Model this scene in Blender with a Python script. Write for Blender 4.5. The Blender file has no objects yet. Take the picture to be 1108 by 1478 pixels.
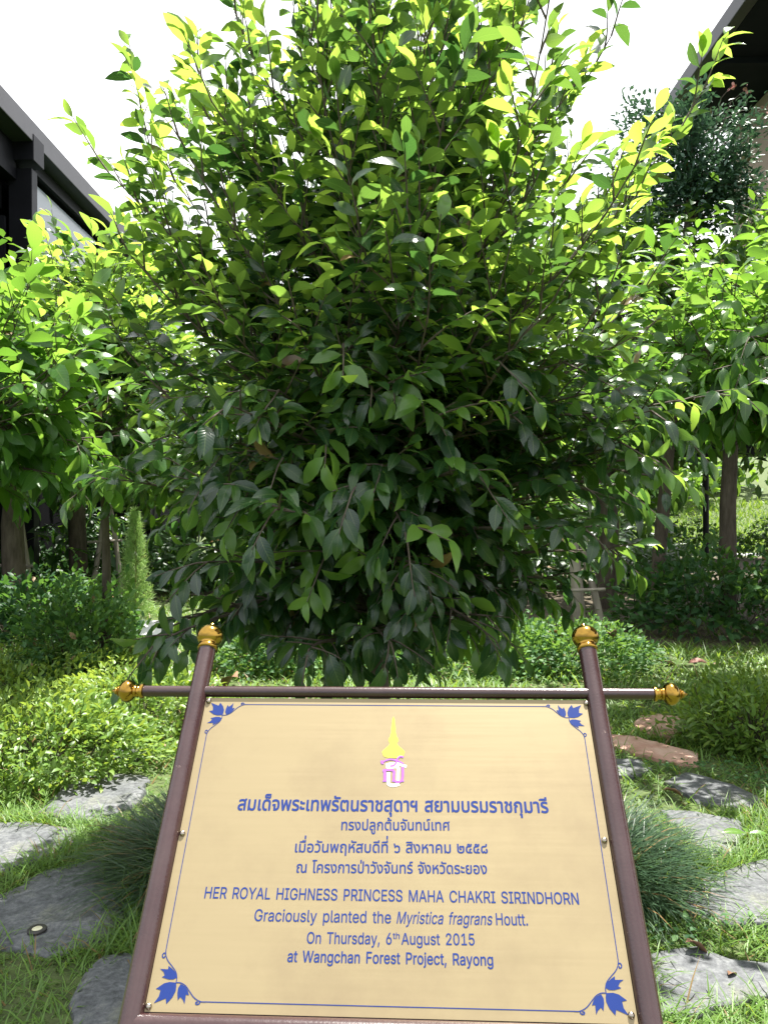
import bpy, bmesh, math, random
import numpy as np
from mathutils import Vector, Matrix, geometry

SC = bpy.context.scene
COL = SC.collection
R = math.radians

# ------------------------------------------------------------------ camera
F_PX, CU, CV, ROLL = 1102.0, 554.0, 739.0, -0.0056
CAM = np.array([0.0, 0.0, 1.55])
cd = bpy.data.cameras.new('camera')
cd.sensor_fit = 'VERTICAL'; cd.sensor_height = 24.0
cd.lens = F_PX / 1478.0 * 24.0
cd.clip_start = 0.05; cd.clip_end = 2000
cam = bpy.data.objects.new('camera', cd); COL.objects.link(cam)
cam.location = CAM; cam.rotation_euler = (math.pi / 2, -ROLL, 0)
SC.camera = cam

# ------------------------------------------------------------------ sky, sun, exposure
SUN_EL, SUN_AZ = 71.0, 36.0          # azimuth measured clockwise from +Y (straight ahead)
world = bpy.data.worlds.new('World'); SC.world = world; world.use_nodes = True
nt = world.node_tree; N = nt.nodes; Lk = nt.links
bg = N['Background']
sky = N.new('ShaderNodeTexSky'); sky.sky_type = 'NISHITA'; sky.sun_disc = False
sky.sun_elevation = R(SUN_EL); sky.sun_rotation = R(SUN_AZ)
sky.air_density = 1.0; sky.dust_density = 3.0; sky.ozone_density = 1.0
tc = N.new('ShaderNodeTexCoord')
nz = N.new('ShaderNodeTexNoise'); nz.inputs['Scale'].default_value = 2.2; nz.inputs['Detail'].default_value = 5
rp = N.new('ShaderNodeMapRange')
rp.inputs['From Min'].default_value = 0.36; rp.inputs['From Max'].default_value = 0.60
rp.inputs['To Min'].default_value = 0.62; rp.inputs['To Max'].default_value = 0.96
mx = N.new('ShaderNodeMixRGB'); mx.inputs['Color2'].default_value = (7.2, 7.35, 7.6, 1)
Lk.new(tc.outputs['Generated'], nz.inputs['Vector']); Lk.new(nz.outputs['Fac'], rp.inputs['Value'])
Lk.new(rp.outputs['Result'], mx.inputs['Fac']); Lk.new(sky.outputs['Color'], mx.inputs['Color1'])
dp = N.new('ShaderNodeVectorMath'); dp.operation = 'DOT_PRODUCT'
dp.inputs[1].default_value = (math.sin(R(SUN_AZ)) * math.cos(R(SUN_EL)), math.cos(R(SUN_AZ)) * math.cos(R(SUN_EL)), math.sin(R(SUN_EL)))
cr = N.new('ShaderNodeValToRGB'); e = cr.color_ramp.elements
e[0].position = 0.36; e[0].color = (0.30, 0.35, 0.42, 1); e[1].position = 0.62; e[1].color = (0.98, 0.99, 1.0, 1)
md = N.new('ShaderNodeMapRange'); md.inputs['From Min'].default_value = -1.0
Lk.new(tc.outputs['Generated'], dp.inputs[0]); Lk.new(dp.outputs['Value'], md.inputs['Value']); Lk.new(md.outputs['Result'], cr.inputs['Fac'])
ml = N.new('ShaderNodeVectorMath'); ml.operation = 'SCALE'; ml.inputs['Scale'].default_value = 7.8
Lk.new(cr.outputs['Color'], ml.inputs[0]); Lk.new(ml.outputs['Vector'], mx.inputs['Color2'])
Lk.new(mx.outputs['Color'], bg.inputs['Color']); bg.inputs['Strength'].default_value = 0.085

sl = bpy.data.lights.new('sun', 'SUN'); sl.energy = 5.0; sl.angle = R(0.5); sl.color = (1.0, 0.955, 0.88)
sun = bpy.data.objects.new('sun', sl); COL.objects.link(sun)
sdir = Vector((math.sin(R(SUN_AZ)) * math.cos(R(SUN_EL)), math.cos(R(SUN_AZ)) * math.cos(R(SUN_EL)), math.sin(R(SUN_EL))))
sun.rotation_euler = sdir.to_track_quat('Z', 'Y').to_euler()
sun.location = (0, 0, 30)

SC.view_settings.view_transform = 'Standard'; SC.view_settings.look = 'None'
SC.view_settings.gamma = 1.0; SC.view_settings.exposure = 1.65
SC.render.engine = 'CYCLES'
SC.cycles.max_bounces = 7; SC.cycles.diffuse_bounces = 4; SC.cycles.transmission_bounces = 5
SC.cycles.glossy_bounces = 3; SC.cycles.sample_clamp_indirect = 6.0
SC.cycles.caustics_reflective = False; SC.cycles.caustics_refractive = False

# ------------------------------------------------------------------ helpers
def ry(a):
    c, s = math.cos(a), math.sin(a)
    return np.array([[c, 0, s], [0, 1, 0], [-s, 0, c]])
RC = ry(-ROLL)
def ray(u, v): return RC @ np.array([(u - CU) / F_PX, 1.0, -(v - CV) / F_PX])
def gp(u, v, z=0.0):
    d = ray(u, v); t = (z - CAM[2]) / d[2]
    return CAM + d * t
def at(u, v, y):
    d = ray(u, v); return CAM + d * (y / d[1])

def tag(o, label=None, cat=None, group=None, kind=None):
    if label: o['label'] = label
    if cat: o['category'] = cat
    if group: o['group'] = group
    if kind: o['kind'] = kind
    return o
def empty(name, loc, label, cat, group=None, rz=0.0):
    o = bpy.data.objects.new(name, None); COL.objects.link(o)
    o.location = loc; o.rotation_euler = (0, 0, rz); o.empty_display_size = 0.1
    return tag(o, label, cat, group)
def children(o): return [c for c in bpy.data.objects if c.parent == o]
def copy_tree(o, parent=None):
    c = o.copy(); COL.objects.link(c); c.parent = parent
    for ch in children(o): copy_tree(ch, c)
    return c

def link_mesh(name, me, m, parent=None, smooth=False):
    if m: me.materials.append(m)
    if smooth:
        me.polygons.foreach_set('use_smooth', np.ones(len(me.polygons), bool))
    o = bpy.data.objects.new(name, me); COL.objects.link(o)
    if parent: o.parent = parent
    return o

class MB:
    """collects shapes, builds one mesh object"""
    def __init__(s): s.v = []; s.f = []
    def add(s, vs, fs):
        b = len(s.v); s.v += [tuple(map(float, p)) for p in vs]; s.f += [[i + b for i in f] for f in fs]
        return s
    def box(s, c, d, rz=0.0):
        c = np.array(c, float); h = np.array(d, float) / 2
        cs, sn = math.cos(rz), math.sin(rz); vs = []
        for x in (-1, 1):
            for y in (-1, 1):
                for z in (-1, 1):
                    px, py = x * h[0], y * h[1]
                    vs.append((c[0] + px * cs - py * sn, c[1] + px * sn + py * cs, c[2] + z * h[2]))
        return s.add(vs, [(0, 1, 3, 2), (4, 6, 7, 5), (0, 4, 5, 1), (2, 3, 7, 6), (0, 2, 6, 4), (1, 5, 7, 3)])
    def tube(s, path, rad, sides=8, cap=True):
        P = np.array(path, float); n = len(P)
        rad = np.full(n, rad) if np.isscalar(rad) else np.array(rad, float)
        T = np.gradient(P, axis=0); T /= np.linalg.norm(T, axis=1)[:, None] + 1e-12
        up = np.array([0, 0, 1.0]) if abs(T[0][2]) < 0.9 else np.array([1.0, 0, 0])
        vs = []
        for i in range(n):
            a = np.cross(T[i], up); a /= np.linalg.norm(a) + 1e-12
            b = np.cross(a, T[i]); up = b
            for k in range(sides):
                t = 2 * math.pi * k / sides
                vs.append(P[i] + (a * math.cos(t) + b * math.sin(t)) * rad[i])
        fs = []
        for i in range(n - 1):
            for k in range(sides):
                k2 = (k + 1) % sides
                fs.append((i * sides + k, i * sides + k2, (i + 1) * sides + k2, (i + 1) * sides + k))
        if cap:
            fs.append(tuple(range(sides))[::-1]); fs.append(tuple((n - 1) * sides + k for k in range(sides)))
        return s.add(vs, fs)
    def lathe(s, prof, origin, axis, sides=24):
        """prof: list of (r, h) along axis"""
        o = np.array(origin, float); ax = np.array(axis, float); ax /= np.linalg.norm(ax)
        up = np.array([0, 0, 1.0]) if abs(ax[2]) < 0.9 else np.array([1.0, 0, 0])
        a = np.cross(ax, up); a /= np.linalg.norm(a); b = np.cross(a, ax)
        vs = []; n = len(prof)
        for r, h in prof:
            for k in range(sides):
                t = 2 * math.pi * k / sides
                vs.append(o + ax * h + (a * math.cos(t) + b * math.sin(t)) * max(r, 1e-5))
        fs = []
        for i in range(n - 1):
            for k in range(sides):
                k2 = (k + 1) % sides
                fs.append((i * sides + k, i * sides + k2, (i + 1) * sides + k2, (i + 1) * sides + k))
        fs.append(tuple(range(sides))[::-1]); fs.append(tuple((n - 1) * sides + k for k in range(sides)))
        return s.add(vs, fs)
    def prism(s, poly, z0, z1):
        """poly of 2-d points extruded in z"""
        n = len(poly)
        vs = [(p[0], p[1], z0) for p in poly] + [(p[0], p[1], z1) for p in poly]
        fs = [tuple(range(n))[::-1], tuple(range(n, 2 * n))]
        for i in range(n):
            j = (i + 1) % n; fs.append((i, j, n + j, n + i))
        return s.add(vs, fs)
    def build(s, name, m, parent=None, smooth=False, bevel=0.0, xf=None):
        vs = s.v if xf is None else [tuple(xf(p)) for p in s.v]
        me = bpy.data.meshes.new(name); me.from_pydata(vs, [], s.f); me.update()
        o = link_mesh(name, me, m, parent, smooth)
        if smooth:
            try: me.set_sharp_from_angle(angle=R(50))
            except Exception: pass
        if bevel:
            b = o.modifiers.new('bevel', 'BEVEL'); b.width = bevel; b.segments = 2; b.limit_method = 'ANGLE'
        return o

# ------------------------------------------------------------------ materials
def new_mat(name):
    m = bpy.data.materials.new(name); m.use_nodes = True
    return m, m.node_tree.nodes, m.node_tree.links, m.node_tree.nodes['Principled BSDF']
def ramp(nodes, stops):
    r = nodes.new('ShaderNodeValToRGB'); e = r.color_ramp.elements
    while len(e) < len(stops): e.new(0.5)
    for k, (p, c) in enumerate(stops):
        e[k].position = p; e[k].color = (*c, 1)
    return r
def noisy(name, c1, c2, scale=8.0, rough=0.7, metal=0.0, bump=0.0, bscale=None, detail=6, spec=0.5, stretch=None, c3=None, rough2=None):
    m, n, l, p = new_mat(name)
    t = n.new('ShaderNodeTexCoord'); mp = n.new('ShaderNodeMapping')
    if stretch: mp.inputs['Scale'].default_value = stretch
    z = n.new('ShaderNodeTexNoise'); z.inputs['Scale'].default_value = scale; z.inputs['Detail'].default_value = detail
    z.inputs['Roughness'].default_value = 0.62
    stops = [(0.32, c1), (0.66, c2)] if c3 is None else [(0.28, c1), (0.52, c2), (0.74, c3)]
    r = ramp(n, stops)
    l.new(t.outputs['Object'], mp.inputs['Vector']); l.new(mp.outputs['Vector'], z.inputs['Vector'])
    l.new(z.outputs['Fac'], r.inputs['Fac']); l.new(r.outputs['Color'], p.inputs['Base Color'])
    p.inputs['Roughness'].default_value = rough; p.inputs['Metallic'].default_value = metal
    p.inputs['Specular IOR Level'].default_value = spec
    if rough2 is not None:
        mr = n.new('ShaderNodeMapRange'); mr.inputs['To Min'].default_value = rough; mr.inputs['To Max'].default_value = rough2
        l.new(z.outputs['Fac'], mr.inputs['Value']); l.new(mr.outputs['Result'], p.inputs['Roughness'])
    if bump:
        z2 = n.new('ShaderNodeTexNoise'); z2.inputs['Scale'].default_value = bscale or scale * 4; z2.inputs['Detail'].default_value = 8
        l.new(mp.outputs['Vector'], z2.inputs['Vector'])
        b = n.new('ShaderNodeBump'); b.inputs['Strength'].default_value = bump; b.inputs['Distance'].default_value = 0.02
        l.new(z2.outputs['Fac'], b.inputs['Height']); l.new(b.outputs['Normal'], p.inputs['Normal'])
    return m
def leaf_mat(name, mature, mid, young, t_mature, t_young, trans=0.38, rough=0.36, veins=True, spec=0.5, dry=(0.20, 0.12, 0.05), tlow=0.8):
    m, n, l, p = new_mat(name)
    a = n.new('ShaderNodeAttribute'); a.attribute_name = 'tone'
    r = ramp(n, [(0.0, dry), (0.015, dry), (0.03, mature), (0.5, mid), (1.0, young)])
    r2 = ramp(n, [(0.0, t_mature), (1.0, t_young)])
    l.new(a.outputs['Fac'], r.inputs['Fac']); l.new(a.outputs['Fac'], r2.inputs['Fac'])
    col = r.outputs['Color']
    tr = n.new('ShaderNodeBsdfTranslucent'); l.new(r2.outputs['Color'], tr.inputs['Color'])
    if veins:
        uv = n.new('ShaderNodeUVMap'); sp = n.new('ShaderNodeSeparateXYZ'); l.new(uv.outputs['UV'], sp.inputs['Vector'])
        def mth(op, x, y=None):
            k = n.new('ShaderNodeMath'); k.operation = op
            for i, q in enumerate((x, y)):
                if q is None: continue
                if isinstance(q, (int, float)): k.inputs[i].default_value = q
                else: l.new(q, k.inputs[i])
            return k.outputs[0]
        ax = mth('ABSOLUTE', mth('SUBTRACT', sp.outputs['X'], 0.5))
        w = mth('SINE', mth('MULTIPLY', mth('SUBTRACT', sp.outputs['Y'], mth('MULTIPLY', ax, 0.42)), 70.0))
        ridge = mth('POWER', mth('ADD', mth('MULTIPLY', w, 0.5), 0.5), 3.0)
        midrib = mth('LESS_THAN', ax, 0.022)
        h = mth('ADD', mth('MULTIPLY', ridge, -1.0), mth('MULTIPLY', midrib, -1.2))
        b = n.new('ShaderNodeBump'); b.inputs['Strength'].default_value = 0.13; b.inputs['Distance'].default_value = 0.003
        l.new(h, b.inputs['Height']); l.new(b.outputs['Normal'], p.inputs['Normal'])
        mixc = n.new('ShaderNodeMixRGB'); mixc.blend_type = 'MIX'
        l.new(col, mixc.inputs['Color1']); mixc.inputs['Color2'].default_value = (0.22, 0.30, 0.10, 1)
        f = mth('MULTIPLY', mth('ADD', mth('MULTIPLY', ridge, 0.25), midrib), 0.32)
        l.new(f, mixc.inputs['Fac']); col = mixc.outputs['Color']
    l.new(col, p.inputs['Base Color'])
    p.inputs['Roughness'].default_value = rough; p.inputs['Specular IOR Level'].default_value = spec
    ms = n.new('ShaderNodeMixShader'); fr = n.new('ShaderNodeMapRange'); fr.inputs['From Min'].default_value = 0.1; fr.inputs['From Max'].default_value = 0.75
    fr.inputs['To Min'].default_value = trans * tlow; fr.inputs['To Max'].default_value = trans; l.new(a.outputs['Fac'], fr.inputs['Value']); l.new(fr.outputs['Result'], ms.inputs['Fac'])
    l.new(p.outputs['BSDF'], ms.inputs[1]); l.new(tr.outputs['BSDF'], ms.inputs[2])
    out = n['Material Output']; l.new(ms.outputs['Shader'], out.inputs['Surface'])
    return m

M = {}
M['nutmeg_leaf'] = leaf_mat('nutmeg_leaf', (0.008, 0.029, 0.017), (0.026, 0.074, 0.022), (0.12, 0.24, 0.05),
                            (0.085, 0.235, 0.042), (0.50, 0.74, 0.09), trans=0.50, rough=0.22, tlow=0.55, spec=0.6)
M['broad_leaf'] = leaf_mat('broad_leaf', (0.022, 0.065, 0.018), (0.045, 0.125, 0.025), (0.12, 0.24, 0.04),
                           (0.14, 0.34, 0.03), (0.34, 0.60, 0.07), trans=0.38, rough=0.34)
M['wood_leaf'] = leaf_mat('wood_leaf', (0.020, 0.055, 0.018), (0.038, 0.10, 0.026), (0.09, 0.19, 0.04),
                          (0.12, 0.30, 0.03), (0.34, 0.55, 0.05), trans=0.33, rough=0.42, veins=False)
M['blue_leaf'] = leaf_mat('blue_leaf', (0.050, 0.105, 0.075), (0.075, 0.145, 0.10), (0.12, 0.20, 0.12),
                          (0.05, 0.12, 0.06), (0.10, 0.2, 0.08), trans=0.2, rough=0.5, veins=False)
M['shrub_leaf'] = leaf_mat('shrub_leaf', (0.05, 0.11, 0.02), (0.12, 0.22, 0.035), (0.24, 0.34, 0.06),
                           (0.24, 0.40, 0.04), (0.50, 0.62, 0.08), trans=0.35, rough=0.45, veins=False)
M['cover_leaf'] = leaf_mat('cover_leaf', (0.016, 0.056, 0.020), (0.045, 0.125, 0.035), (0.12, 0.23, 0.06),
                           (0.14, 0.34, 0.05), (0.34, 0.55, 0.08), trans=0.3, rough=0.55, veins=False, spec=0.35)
M['grass_blade'] = leaf_mat('grass_blade', (0.05, 0.11, 0.018), (0.10, 0.20, 0.03), (0.16, 0.27, 0.055),
                            (0.20, 0.36, 0.03), (0.42, 0.56, 0.07), trans=0.35, rough=0.5, veins=False)
M['mondo_blade'] = leaf_mat('mondo_blade', (0.018, 0.045, 0.022), (0.028, 0.065, 0.03), (0.06, 0.11, 0.045),
                            (0.08, 0.18, 0.05), (0.2, 0.3, 0.08), trans=0.2, rough=0.4, veins=False)
M['feather_leaf'] = leaf_mat('feather_leaf', (0.22, 0.36, 0.12), (0.30, 0.46, 0.16), (0.40, 0.55, 0.2),
                             (0.3, 0.5, 0.1), (0.5, 0.7, 0.2), trans=0.35, rough=0.6, veins=False)
M['dead_leaf'] = noisy('dead_leaf', (0.11, 0.055, 0.028), (0.22, 0.125, 0.07), 14, rough=0.7, bump=0.3)
M['orange_leaf'] = noisy('orange_leaf', (0.26, 0.09, 0.02), (0.38, 0.16, 0.04), 14, rough=0.6)
M['red_leaf'] = noisy('red_leaf', (0.12, 0.035, 0.024), (0.20, 0.07, 0.045), 20, rough=0.6)
M['bark'] = noisy('bark', (0.05, 0.036, 0.026), (0.12, 0.095, 0.075), 14, rough=0.85, bump=0.5, stretch=(1, 1, 0.25))
M['twig'] = noisy('twig', (0.045, 0.040, 0.022), (0.085, 0.072, 0.045), 30, rough=0.75)
M['pole_wood'] = noisy('pole_wood', (0.20, 0.17, 0.14), (0.40, 0.35, 0.30), 10, rough=0.85, bump=0.4, stretch=(1, 1, 0.15))
def slate_mat():
    m = noisy('slate', (0.050, 0.055, 0.061), (0.09, 0.096, 0.103), 3.5, rough=0.6, bump=1.0, bscale=9, c3=(0.145, 0.15, 0.155), rough2=0.85)
    n, l = m.node_tree.nodes, m.node_tree.links; p = n['Principled BSDF']; old = p.inputs['Base Color'].links[0].from_socket
    t = n.new('ShaderNodeTexCoord'); z = n.new('ShaderNodeTexNoise'); z.inputs['Scale'].default_value = 4.5; z.inputs['Detail'].default_value = 9; z.inputs['Roughness'].default_value = 0.7
    l.new(t.outputs['Object'], z.inputs['Vector']); mr = n.new('ShaderNodeMapRange'); mr.inputs['From Min'].default_value = 0.53; mr.inputs['From Max'].default_value = 0.70; mr.inputs['To Max'].default_value = 0.75
    l.new(z.outputs['Fac'], mr.inputs['Value']); x = n.new('ShaderNodeMixRGB'); x.inputs['Color2'].default_value = (0.055, 0.062, 0.030, 1)
    l.new(mr.outputs['Result'], x.inputs['Fac']); l.new(old, x.inputs['Color1'])
    z3 = n.new('ShaderNodeTexNoise'); z3.inputs['Scale'].default_value = 38; z3.inputs['Detail'].default_value = 8; z3.inputs['Roughness'].default_value = 0.75
    l.new(t.outputs['Object'], z3.inputs['Vector']); r3 = ramp(n, [(0.36, (0.50, 0.50, 0.52)), (0.5, (1, 1, 1)), (0.66, (1.75, 1.72, 1.66))])
    l.new(z3.outputs['Fac'], r3.inputs['Fac']); mu = n.new('ShaderNodeMixRGB'); mu.blend_type = 'MULTIPLY'; mu.inputs['Fac'].default_value = 1.0
    l.new(x.outputs['Color'], mu.inputs['Color1']); l.new(r3.outputs['Color'], mu.inputs['Color2']); l.new(mu.outputs['Color'], p.inputs['Base Color'])
    return m
M['slate'] = slate_mat()
M['terracotta_stone'] = noisy('terracotta_stone', (0.30, 0.15, 0.11), (0.44, 0.27, 0.21), 6, rough=0.8, bump=0.5, c3=(0.52, 0.38, 0.31))
M['maroon_paint'] = noisy('maroon_paint', (0.029, 0.0115, 0.012), (0.037, 0.015, 0.016), 25, rough=0.2, bump=0.05, bscale=260, rough2=0.3, spec=0.7)
def wear(m, col, scale, lo, hi):
    n, l = m.node_tree.nodes, m.node_tree.links; p = n['Principled BSDF']; old = p.inputs['Base Color'].links[0].from_socket
    t = n.new('ShaderNodeTexCoord'); z = n.new('ShaderNodeTexNoise'); z.inputs['Scale'].default_value = scale; z.inputs['Detail'].default_value = 7; z.inputs['Roughness'].default_value = 0.68
    l.new(t.outputs['Object'], z.inputs['Vector']); mr = n.new('ShaderNodeMapRange'); mr.inputs['From Min'].default_value = lo; mr.inputs['From Max'].default_value = hi
    l.new(z.outputs['Fac'], mr.inputs['Value']); x = n.new('ShaderNodeMixRGB'); x.inputs['Color2'].default_value = (*col, 1)
    l.new(mr.outputs['Result'], x.inputs['Fac']); l.new(old, x.inputs['Color1']); l.new(x.outputs['Color'], p.inputs['Base Color'])
wear(M['maroon_paint'], (0.17, 0.12, 0.105), 55, 0.68, 0.74)
wear(M['maroon_paint'], (0.048, 0.027, 0.026), 9, 0.5, 0.8)
M['gold'] = noisy('gold', (0.30, 0.175, 0.036), (0.44, 0.265, 0.055), 40, rough=0.10, metal=1.0, rough2=0.20)
M['screw_metal'] = noisy('screw_metal', (0.30, 0.25, 0.20), (0.45, 0.40, 0.34), 60, rough=0.22, metal=1.0)
M['dark_steel'] = noisy('dark_steel', (0.006, 0.006, 0.009), (0.010, 0.010, 0.014), 3, rough=0.5, spec=0.2)
M['grey_fascia'] = noisy('grey_fascia', (0.042, 0.041, 0.048), (0.052, 0.051, 0.06), 3, rough=0.5)
M['navy_soffit'] = noisy('navy_soffit', (0.014, 0.015, 0.026), (0.022, 0.023, 0.036), 1.2, rough=0.8, spec=0.1)
M['beige_render'] = noisy('beige_render', (0.30, 0.23, 0.175), (0.34, 0.265, 0.205), 2, rough=0.9)
M['dark_inside'] = noisy('dark_inside', (0.005, 0.005, 0.007), (0.008, 0.008, 0.01), 2, rough=0.9, spec=0.05)
M['white_plate'] = noisy('white_plate', (0.72, 0.72, 0.73), (0.80, 0.80, 0.80), 10, rough=0.4)
M['black_metal'] = noisy('black_metal', (0.02, 0.018, 0.018), (0.035, 0.032, 0.03), 20, rough=0.5)
M['soil'] = noisy('soil', (0.045, 0.033, 0.022), (0.09, 0.07, 0.045), 9, rough=0.95, bump=0.6)
M['road'] = noisy('road', (0.20, 0.20, 0.21), (0.26, 0.26, 0.27), 6, rough=0.85)
M['pink_flower'] = noisy('pink_flower', (0.45, 0.20, 0.18), (0.6, 0.32, 0.28), 20, rough=0.7)
M['yellow_flower'] = noisy('yellow_flower', (0.42, 0.32, 0.06), (0.55, 0.42, 0.10), 20, rough=0.7)
M['cream_lens'] = noisy('cream_lens', (0.55, 0.53, 0.36), (0.66, 0.64, 0.45), 60, rough=0.35)

def flat(name, c, rough=0.5):
    m, n, l, p = new_mat(name)
    z = n.new('ShaderNodeTexNoise'); z.inputs['Scale'].default_value = 40
    r = ramp(n, [(0.3, tuple(x * 0.94 for x in c)), (0.7, c)])
    l.new(z.outputs['Fac'], r.inputs['Fac']); l.new(r.outputs['Color'], p.inputs['Base Color'])
    p.inputs['Roughness'].default_value = rough; p.inputs['Specular IOR Level'].default_value = 0.15
    return m
M['blue_ink'] = flat('blue_ink', (0.013, 0.031, 0.15))
M['violet_ink'] = flat('violet_ink', (0.28, 0.10, 0.42))
M['yellow_ink'] = flat('yellow_ink', (0.62, 0.54, 0.07))
M['white_ink'] = flat('white_ink', (0.7, 0.7, 0.7))

def panel_mat():
    m, n, l, p = new_mat('gold_sheet')
    t = n.new('ShaderNodeTexCoord'); mp = n.new('ShaderNodeMapping'); mp.inputs['Scale'].default_value = (1.2, 60, 160)
    z = n.new('ShaderNodeTexNoise'); z.inputs['Scale'].default_value = 2.0; z.inputs['Detail'].default_value = 4
    l.new(t.outputs['Object'], mp.inputs['Vector']); l.new(mp.outputs['Vector'], z.inputs['Vector'])
    r = ramp(n, [(0.25, (0.256, 0.204, 0.113)), (0.75, (0.266, 0.213, 0.119))])
    l.new(z.outputs['Fac'], r.inputs['Fac']); l.new(r.outputs['Color'], p.inputs['Base Color'])
    mr = n.new('ShaderNodeMapRange'); mr.inputs['To Min'].default_value = 0.38; mr.inputs['To Max'].default_value = 0.52
    l.new(z.outputs['Fac'], mr.inputs['Value']); l.new(mr.outputs['Result'], p.inputs['Roughness'])
    p.inputs['Metallic'].default_value = 0.35
    return m
M['gold_sheet'] = panel_mat()
wear(M['gold_sheet'], (0.20, 0.153, 0.088), 5, 0.46, 0.85)
wear(M['gold_sheet'], (0.16, 0.12, 0.07), 120, 0.73, 0.80)

def ground_mat():
    m, n, l, p = new_mat('ground')
    t = n.new('ShaderNodeTexCoord')
    z = n.new('ShaderNodeTexNoise'); z.inputs['Scale'].default_value = 0.8; z.inputs['Detail'].default_value = 7
    z2 = n.new('ShaderNodeTexNoise'); z2.inputs['Scale'].default_value = 18; z2.inputs['Detail'].default_value = 8
    l.new(t.outputs['Object'], z.inputs['Vector']); l.new(t.outputs['Object'], z2.inputs['Vector'])
    r1 = ramp(n, [(0.3, (0.045, 0.06, 0.02)), (0.7, (0.085, 0.125, 0.032))])
    r2 = ramp(n, [(0.3, (0.05, 0.038, 0.024)), (0.7, (0.10, 0.08, 0.05))])
    l.new(z2.outputs['Fac'], r1.inputs['Fac']); l.new(z2.outputs['Fac'], r2.inputs['Fac'])
    # soil in the planting beds under the trees (8 - 24 m), grass elsewhere
    a = n.new('ShaderNodeAttribute'); a.attribute_name = 'soil'
    ad = n.new('ShaderNodeMath'); ad.operation = 'MULTIPLY_ADD'; ad.inputs[1].default_value = 0.8; 
    l.new(z.outputs['Fac'], ad.inputs[0]); l.new(a.outputs['Fac'], ad.inputs[2])
    mr = n.new('ShaderNodeMapRange'); mr.inputs['From Min'].default_value = 0.75; mr.inputs['From Max'].default_value = 1.0
    l.new(ad.outputs[0], mr.inputs['Value'])
    mxx = n.new('ShaderNodeMixRGB'); l.new(mr.outputs['Result'], mxx.inputs['Fac'])
    l.new(r1.outputs['Color'], mxx.inputs['Color1']); l.new(r2.outputs['Color'], mxx.inputs['Color2'])
    l.new(mxx.outputs['Color'], p.inputs['Base Color']); p.inputs['Roughness'].default_value = 0.95
    b = n.new('ShaderNodeBump'); b.inputs['Strength'].default_value = 0.6; b.inputs['Distance'].default_value = 0.03
    l.new(z2.outputs['Fac'], b.inputs['Height']); l.new(b.outputs['Normal'], p.inputs['Normal'])
    return m
M['ground'] = ground_mat()

# ------------------------------------------------------------------ leaf meshes
def tmpl(rows):
    """rows: (t, halfwidth); first and last are points"""
    v = [(rows[0][0], 0.0)]
    for t, w in rows[1:-1]: v += [(t, -w), (t, 0.0), (t, w)]
    v.append((rows[-1][0], 0.0)); v = np.array(v)
    q = []; tr = []
    k = len(rows) - 2
    tr += [(0, 2, 1), (0, 3, 2)]
    for i in range(k - 1):
        a = 1 + 3 * i
        q += [(a, a + 1, a + 4, a + 3), (a + 1, a + 2, a + 5, a + 4)]
    a = 1 + 3 * (k - 1); tip = len(v) - 1
    tr += [(a, a + 1, tip), (a + 1, a + 2, tip)]
    return v, np.array(q).reshape(-1, 4), np.array(tr)
T_LEAF = tmpl([(0, 0), (0.08, 0.04), (0.26, 0.36), (0.50, 0.55), (0.74, 0.49), (0.91, 0.22), (1.0, 0)])
T_SMALL = tmpl([(0, 0), (0.3, 0.45), (0.65, 0.42), (1.0, 0)])
T_BLADE = tmpl([(0, 0), (0.05, 0.5), (0.55, 0.42), (1.0, 0)])

def nrm(a): return a / (np.linalg.norm(a, axis=-1, keepdims=True) + 1e-12)
def leaves(name, O, D, U, L, W, tone, curl, m, parent=None, tm=T_LEAF, fold=0.35, smooth=True, dryf=0.006):
    O = np.asarray(O, float); n = len(O)
    D = nrm(np.asarray(D, float)); U = np.asarray(U, float)
    U = nrm(U - D * (U * D).sum(1, keepdims=True)); S = np.cross(D, U)
    L = np.broadcast_to(L, (n,))[:, None, None]; W = np.broadcast_to(W, (n,))[:, None, None]
    curl = np.broadcast_to(curl, (n,))[:, None, None]
    tv, q, tr = tm; k = len(tv)
    t = tv[None, :, 0:1]; w = tv[None, :, 1:2]
    V = O[:, None] + D[:, None] * (t * L * (1 - 0.25 * np.abs(curl) * t)) + S[:, None] * (w * W) \
        + U[:, None] * (np.abs(w) * W * fold - curl * t * t * L)
    V = V.reshape(-1, 3)
    base = (np.arange(n) * k)[:, None, None]
    tri = (tr[None] + base).reshape(-1, 3); qd = (q[None] + base).reshape(-1, 4)
    loops = np.concatenate([qd.ravel(), tri.ravel()]).astype(np.int32)
    starts = np.concatenate([np.arange(len(qd)) * 4, len(qd) * 4 + np.arange(len(tri)) * 3]).astype(np.int32)
    me = bpy.data.meshes.new(name)
    me.vertices.add(len(V)); me.vertices.foreach_set('co', V.astype(np.float32).ravel())
    me.loops.add(len(loops)); me.loops.foreach_set('vertex_index', loops)
    me.polygons.add(len(starts)); me.polygons.foreach_set('loop_start', starts)
    me.update(calc_edges=True)
    at_ = me.attributes.new('tone', 'FLOAT', 'POINT')
    at_.data.foreach_set('value', np.repeat(np.where(np.random.default_rng(n).uniform(0, 1, n) < dryf, 0.0, np.clip(tone, 0.035, 1)), k).astype(np.float32))
    uv = me.uv_layers.new(name='UVMap')
    uvt = np.stack([tv[:, 1] * 0.9 + 0.5, tv[:, 0]], 1)
    UV = np.tile(uvt, (n, 1))[loops]
    uv.data.foreach_set('uv', UV.astype(np.float32).ravel())
    return link_mesh(name, me, m, parent, smooth)

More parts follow.
